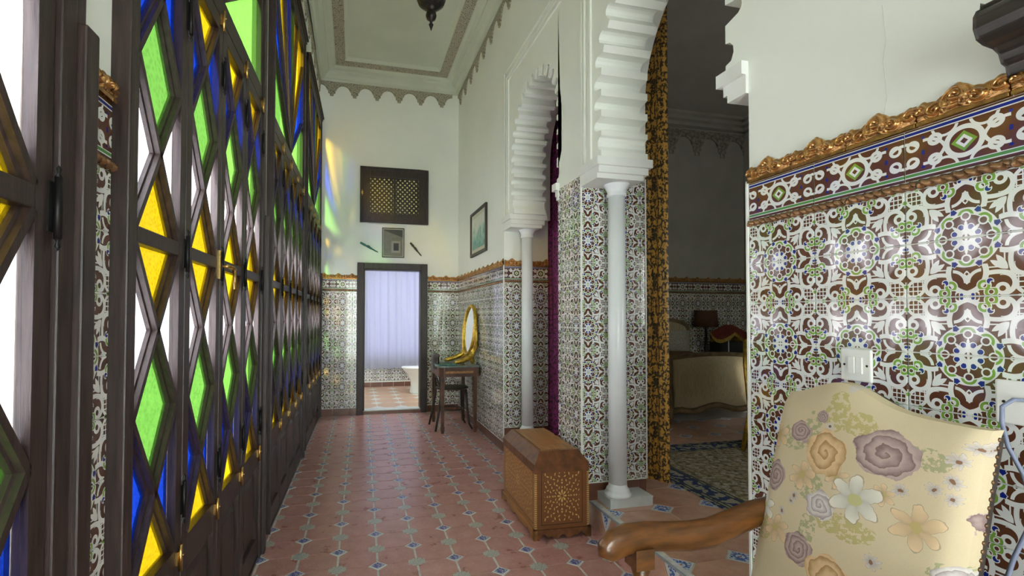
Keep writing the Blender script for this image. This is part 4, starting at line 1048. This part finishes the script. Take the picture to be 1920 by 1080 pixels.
# ------------------------------------------------------------------ bedroom furniture
def bed():
    x0, x1, yf, yh, z = 3.37, 4.52, 4.5, 5.68, STEP + .0035
    t = thing('bed', 'upholstered gilt bed with curved cream footboard in the dim bedroom', 'bed', ((x0 + x1) / 2, (yf + yh) / 2, z))
    hx, hy = (x1 - x0) / 2, (yh - yf) / 2
    n = 24; H = .73
    def topz(u): return H + .035 * math.cos(math.pi * (u - .5)) ** 1 + .0
    def botz(u): return .10 + .055 * (.5 + .5 * math.cos(2 * math.pi * (u * 2 - 1) * .9)) * (1 if .08 < u < .92 else .3)
    def fb(i, j):
        bul = .055 * math.sin(math.pi * j) ** .7 * math.sin(math.pi * min(1, max(0, i))) ** .3
        z0, z1 = botz(i) + .06, topz(i) - .03
        return (-hx + .03 + (2 * hx - .06) * i, -hy - bul - .01, z0 + (z1 - z0) * j)
    MB().grid(fb, 30, 10).build('footboard_cushion', M['linen'], t, fix=False)
    P = [(-hx + 2 * hx * k / n, topz(k / n)) for k in range(n + 1)] + [(-hx + 2 * hx * k / n, botz(k / n)) for k in range(n, -1, -1)]
    MB().prism(P, 'y', -hy + .0, -hy + .05).build('footboard', M['bedwood'], t)
    pts = [(-hx + 2 * hx * k / n, -hy - .005, topz(k / n) - .015) for k in range(n + 1)]; MB().tube(pts, .026, 8).build('top_moulding', M['bedwood'], t)
    pts = [(-hx + 2 * hx * k / n, -hy - .015, botz(k / n) + .025) for k in range(n + 1)]; MB().tube(pts, .030, 8).build('bottom_moulding', M['bedwood'], t)
    for s in (-1, 1): MB().tube([(s * hx, -hy, .74), (s * (hx + .01), -hy - .02, .5), (s * hx, -hy - .015, .25), (s * (hx + .01), -hy - .03, .10), (s * hx, -hy - .02, .0)], [.03, .026, .034, .028, .022], 8).build('leg', M['bedwood'], t)
    MB().grid(lambda i, j: (-hx + .03 + (2 * hx - .06) * i, -hy + .05 + (2 * hy - .1) * j, .62 + .06 * math.sin(math.pi * i) ** .4 + .05 * j + .012 * math.sin(9 * i + 5 * j)), 24, 20).box(-hx + .04, hx - .04, -hy + .05, hy - .06, .2, .60).build('bedspread', M['spread'], t, fix=False)
    Q = [(-hx, .2), (hx, .2), (hx, .98)] + [(hx * math.cos(R(a)) * .98 + .0, .98 + .18 * math.sin(R(a)) ** .6) for a in range(10, 171, 10)] + [(-hx, .98)]
    MB().prism(Q, 'y', hy - .07, hy - .01).build('headboard', M['bedwood'], t)
    Q2 = [(a * .91, .2 + (b - .2) * .95) for a, b in Q]; MB().prism(Q2, 'y', hy - .085, hy - .06).build('headboard_panel', M['linen'], t)
    for sx in (-1, 1):
        MB().grid(lambda i, j: (sx * .27 + .25 * (2 * i - 1), hy - .13 - .07 * math.sin(math.pi * i) ** .5 * math.sin(math.pi * j) ** .5, .66 + .32 * j), 12, 10).build('pillow', M['pillow'], t, fix=False)
bed()
t = thing('nightstand', 'low dark nightstand beside the bed', 'nightstand', (5.0, 5.42, STEP))
MB().box(-.45, .45, -.24, .24, .60, .635).build('top', M['blackwood'], t, bevel=.005); MB().box(-.42, .42, -.2, .22, .45, .6).build('drawer_box', M['blackwood'], t)
for sx in (-1, 1):
    for sy in (-1, 1): MB().tube([(sx * .4, sy * .19, .46), (sx * .4, sy * .19, .004)], [.024, .014], 8).build('leg', M['blackwood'], t)
t = thing('table_lamp', 'table lamp with plain brown drum shade by the bed', 'lamp', (4.72, 5.54, STEP + .636))
MB().lathe([(.07, 0), (.07, .015), (.02, .03), (.03, .1), (.018, .2), (.012, .40)], n=18).build('base', M['blackwood'], t); MB().lathe([(.155, .395), (.14, .62)], n=28).lathe([(.138, .62), (.153, .395)], n=28).build('shade', M['brownshade'], t)
t = thing('table_lamp', 'lamp with white stem under a red fringed scarf', 'lamp', (4.83, 5.26, STEP + .636))
MB().lathe([(.06, 0), (.06, .01), (.008, .02), (.006, .36)], n=14).build('stem', M['chromewhite'], t)
def scarf(i, j):
    a = 2 * math.pi * i; r = .05 + .19 * j; return (r * math.cos(a), r * math.sin(a) * .8, .43 - .09 * j - (.10 * j * j) * abs(math.sin(2 * a + .6)))
s_ = MB().grid(scarf, 48, 6).build('scarf', M['redcloth'], t, fix=False)
MB().grid(lambda i, j: tuple(a + b for a, b in zip(scarf(i, 1), (0, 0, -.045 * j + .006 * math.sin(i * 300)))), 96, 1).build('fringe', M['fringe'], s_, fix=False)
tag(MB().box(-.2, .2, -.1, .1, 0, .20).build('radio', M['greybox'], None, (5.06, 5.545, STEP + .637), bevel=.015), 'dark grey boxy radio behind the scarfed lamp', 'radio')
tag(MB().box(-.75, .75, -1.1, 1.1, 0, .006).build('rug', M['rug'], None, (2.935, 2.64, STEP + .0045)), 'olive patterned oriental rug with blue floral border', 'rug')
def gilt_chair():
    t = thing('gilt_chair', 'gilded carved chair half hidden behind the tiled wall edge', 'chair', (3.63, 3.20, STEP + .011), R(12)); m = M['gilt']
    hw = .27
    for sx in (-1, 1):
        MB().tube([(sx * hw, .24, .38), (sx * (hw + .01), .25, .55), (sx * (hw - .01), .28, .75), (sx * (hw - .05), .31, .93)], [.026, .024, .026, .02], 8).build('back_post', m, t)
        MB().tube([(sx * hw, -.26, .38), (sx * (hw + .035), -.29, .28), (sx * (hw + .005), -.26, .12), (sx * (hw + .02), -.29, .0)], [.036, .034, .018, .022], 8).build('leg', m, t)
        MB().tube([(sx * (hw - .02), .24, .38), (sx * hw, .27, .2), (sx * hw, .31, 0)], [.03, .022, .018], 8).build('leg', m, t)
        MB().tube([(sx * hw, .25, .62), (sx * (hw + .03), .05, .63), (sx * (hw + .04), -.12, .60), (sx * (hw + .03), -.16, .55), (sx * hw, -.14, .40)], [.02, .022, .026, .024, .024], 8).build('arm', m, t)
    MB().tube([(-hw + .05, .31, .93), (-.12, .31, .98), (0, .31, 1.0), (.12, .31, .98), (hw - .05, .31, .93)], .022, 8).build('crest_rail', m, t)
    MB().box(-hw, hw, -.27, .25, .32, .39).build('seat_rail', m, t, bevel=.012); MB().grid(lambda i, j: (-.25 + .5 * i, -.25 + .48 * j, .39 + .05 * (math.sin(math.pi * i) * math.sin(math.pi * j)) ** .4), 12, 12).build('seat', M['linen'], t, fix=False)
    MB().box(-hw + .05, hw - .05, .285, .31, .5, .93).build('backrest', M['linen'], t, bevel=.01)
gilt_chair()

# ------------------------------------------------------------------ floral armchair in the foreground
def armchair():
    t = thing('armchair', 'armchair with floral tapestry back and polished wooden arm', 'armchair', (1.18, .91, 0)); m = M['armwood']
    Z0 = .66; D = .047       # back panel: far edge at world y 1.14, near edge .655
    def bx(z): return .975 + .25 * z           # world x of the front face against height: the back reclines
    yf, yn = 1.145, .690
    def top(u):                                   # u 0 far .. 1 near
        return 1.083 + .052 * math.exp(-((u - .36) / .22) ** 2) - .012 * max(0, u - .5) - .0 * u
    def bowf(u): return -.018 * math.sin(math.pi * u)
    def pt(u, z): return (bx(z) + bowf(u), yf - (yf - yn) * u, z)
    N, K = 36, 22; zb = .46
    def fn(i, j):
        z = zb + (top(i) - zb) * j; x, y, z = pt(i, z)
        puff = -.016 * (min(1, math.sin(math.pi * i) * 4) * min(1, (1 - j) * 9)) ** .5
        edge = .012 * (1 - min(1, i * 30)) + .012 * (1 - min(1, (1 - i) * 30)) + .010 * (1 - min(1, (1 - j) * 22))
        return (x + puff + edge, y, z)
    # cloth face; the object's frame carries the print (y across from the far edge, z up)
    LX, LY = 1.18, yf
    mb = MB().grid(lambda i, j: (lambda q: (q[0] - LX, LY - q[1], q[2] - Z0))(fn(i, j)), N, K)
    # piping-wide side return
    for u in (0, 1):
        mb.grid(lambda i, j, u=u: (lambda q: (q[0] - LX + i * .032, LY - q[1], q[2] - Z0))(fn(u, j)), 2, K)
    mb.grid(lambda i, j: (lambda q: (q[0] - LX + j * .032, LY - q[1], q[2] - Z0))(fn(i, 1)), N, 2)
    o = mb.build('back_cover', M['floral'], t, (0, 0, 0), fix=False)
    o.matrix_basis = Matrix.Translation((LX - 1.18, LY - .91, Z0)) @ Matrix.Scale(-1, 4, (0, 1, 0))
    def outline(e, k=0):
        P = [(yf + e, .30), (yf + e, top(0) - .015 + e)] + [(yf - (yf - yn) * i / 24, top(i / 24) + e - .012) for i in range(1, 24)] + [(yn - e, top(1) - .015 + e), (yn - e, .30)]
        return P
    P = outline(.0); n = len(P)
    V = [(bx(z) + .030 - 1.18, y - .91, z) for y, z in P] + [(bx(z) + .058 - 1.18, y - .91, z) for y, z in P]
    MB().add(V, [tuple(range(n)), tuple(range(n, 2 * n))[::-1]] + [(i, (i + 1) % n, n + (i + 1) % n, n + i) for i in range(n)]).build('back_frame', M['blackwood'], t)
    nails = MB()
    for k in range(34):
        z = .5 + .575 * k / 34
        nails.lathe([(.005, 0), (.0038, .002), (0, .003)], (bx(z) + .044 - 1.18, 0, 0), 6)
        for v in range(len(nails.v) - 18, len(nails.v)):
            x, y, zz = nails.v[v]; nails.v[v] = (x, yn - .91 - .0 - zz, z + y)
    nails.build('nail_trim', M['stud'], t)['kind'] = 'stuff'
    # arms: flattened bar dipping forward into a scroll; one at the far side, one at the near side
    for ys, near in ((1.150, 0), (.63, 1)):
        zs = .705
        path = [(1.205, ys - .01, zs + .048), (1.13, ys, zs + .030), (1.06, ys, zs + .010), (.99, ys, zs - .008), (.92, ys + .003, zs - .012), (.85, ys + .004, zs - .006), (.78, ys + .002, zs + .002), (.72, ys - .004, zs + .004), (.68, ys - .010, zs - .004), (.657, ys - .016, zs - .018), (.650, ys - .020, zs - .034)]
        rad = [.030, .032, .033, .034, .034, .033, .033, .034, .034, .031, .020]
        MB().tube([(x - 1.18, y - .91, z) for x, y, z in path], rad, 14, sq=(.80, 1.22)).build('arm', m, t)
        MB().box(.735 - 1.18, .790 - 1.18, ys - .028 - .91, ys + .028 - .91, zs - .075, zs - .02).tube([(.765 - 1.18, ys - .91, zs - .07), (.765 - 1.18, ys - .91, zs - .10), (.77 - 1.18, ys - .91, zs - .16), (.76 - 1.18, ys - .91, .40)], [.028, .020, .026, .024], 12).build('arm_support', m, t)
    MB().box(.72 - 1.18, 1.12 - 1.18, .64 - .91, 1.16 - .91, .33, .40).build('seat_rail', m, t, bevel=.008)
    MB().grid(lambda i, j: (.70 - 1.18 + .40 * i, .645 - .91 + .51 * j, .40 + .09 * (math.sin(math.pi * i) * math.sin(math.pi * j)) ** .3), 14, 14).build('seat', M['floral'], t, fix=False)
    for x in (.75, 1.10):
        for y in (.675, 1.125): MB().tube([(x - 1.18, y - .91, .36), (x - 1.18, y - .91, .004)], [.028, .018], 10).build('leg', m, t)
M['stud'] = plain('antique_stud', (.16, .09, .045), .4, .6)
armchair()

# ------------------------------------------------------------------ switch, socket, cable, cabinet cornice
t = thing('light_switch', 'white square light switch on the near tiled wall', 'switch', (XR - .005, 1.060, 1.170), R(-90))
MB().box(-.042, .042, -.010, 0, -.046, .046).build('plate', M['chromewhite'], t, bevel=.004)
MB().box(-.018, .0005, -.0155, -.009, -.024, .024).build('rocker', M['chromewhite'], t, bevel=.002); MB().box(.0015, .020, -.0135, -.009, -.024, .024).build('rocker', M['chromewhite'], t, bevel=.002)
for s in (-1, 1): MB().lathe([(.0035, 0), (.002, -.0015), (0, -.002)], (s * .031, -.010, 0), 8, 'y').build('screw', M['iron'], t)
t = thing('wall_socket', 'white wall socket plate with cable outlet beside the armchair', 'socket', (XR - .005, .712, 1.122), R(-90))
MB().box(-.048, .048, -.010, 0, -.048, .048).build('plate', M['chromewhite'], t, bevel=.004)
for s in (-1, 1): MB().lathe([(.0035, 0), (.002, -.0015), (0, -.002)], (s * .033, -.010, 0), 8, 'y').build('screw', M['iron'], t)
tag(MB().tube([(XR - .012, .712, 1.130), (XR - .04, .716, 1.132), (XR - .052, .728, 1.115), (XR - .05, .730, 1.08), (XR - .048, .722, 1.03), (XR - .048, .700, .98), (XR - .046, .690, .93), (XR - .044, .695, .87), (XR - .05, .715, .80), (XR - .06, .73, .72), (XR - .05, .73, .4), (XR - .04, .70, .012), (XR - .05, .4, .010)],
    .0042, 10).build('power_cable', M['cable'], None), 'blue-grey cable hanging from the socket behind the armchair', 'cable')
t = thing('wall_cabinet', 'black moulded wooden cornice of a wall cabinet, upper right corner', 'cabinet', (XR, .25, 1.70))
prof = [(0, .285), (-.094, .285), (-.096, .272), (-.108, .266), (-.117, .252), (-.118, .228), (-.110, .208), (-.092, .200), (-.062, .196), (-.044, .186), (-.036, .166), (-.022, .160), (-.018, .138), (0, .138)]
V = []; Lc = [( .0, 0), (.46, 0)]
n = len(prof); mb = MB(); rows = []
for (x, z) in prof: rows.append((x, .475, z))
V = [(x, -.30, z) for x, z in prof] + [(x, y, z) for x, y, z in rows]
mb.add(V, [tuple(range(n)), tuple(range(n, 2 * n))[::-1]] + [(i, (i + 1) % n, n + (i + 1) % n, n + i) for i in range(n)])
mb.build('cornice', M['shelf'], t, bevel=.004)
MB().box(-.022, 0, -.30, .375, -.35, .139).build('body', M['shelf'], t, bevel=.004)
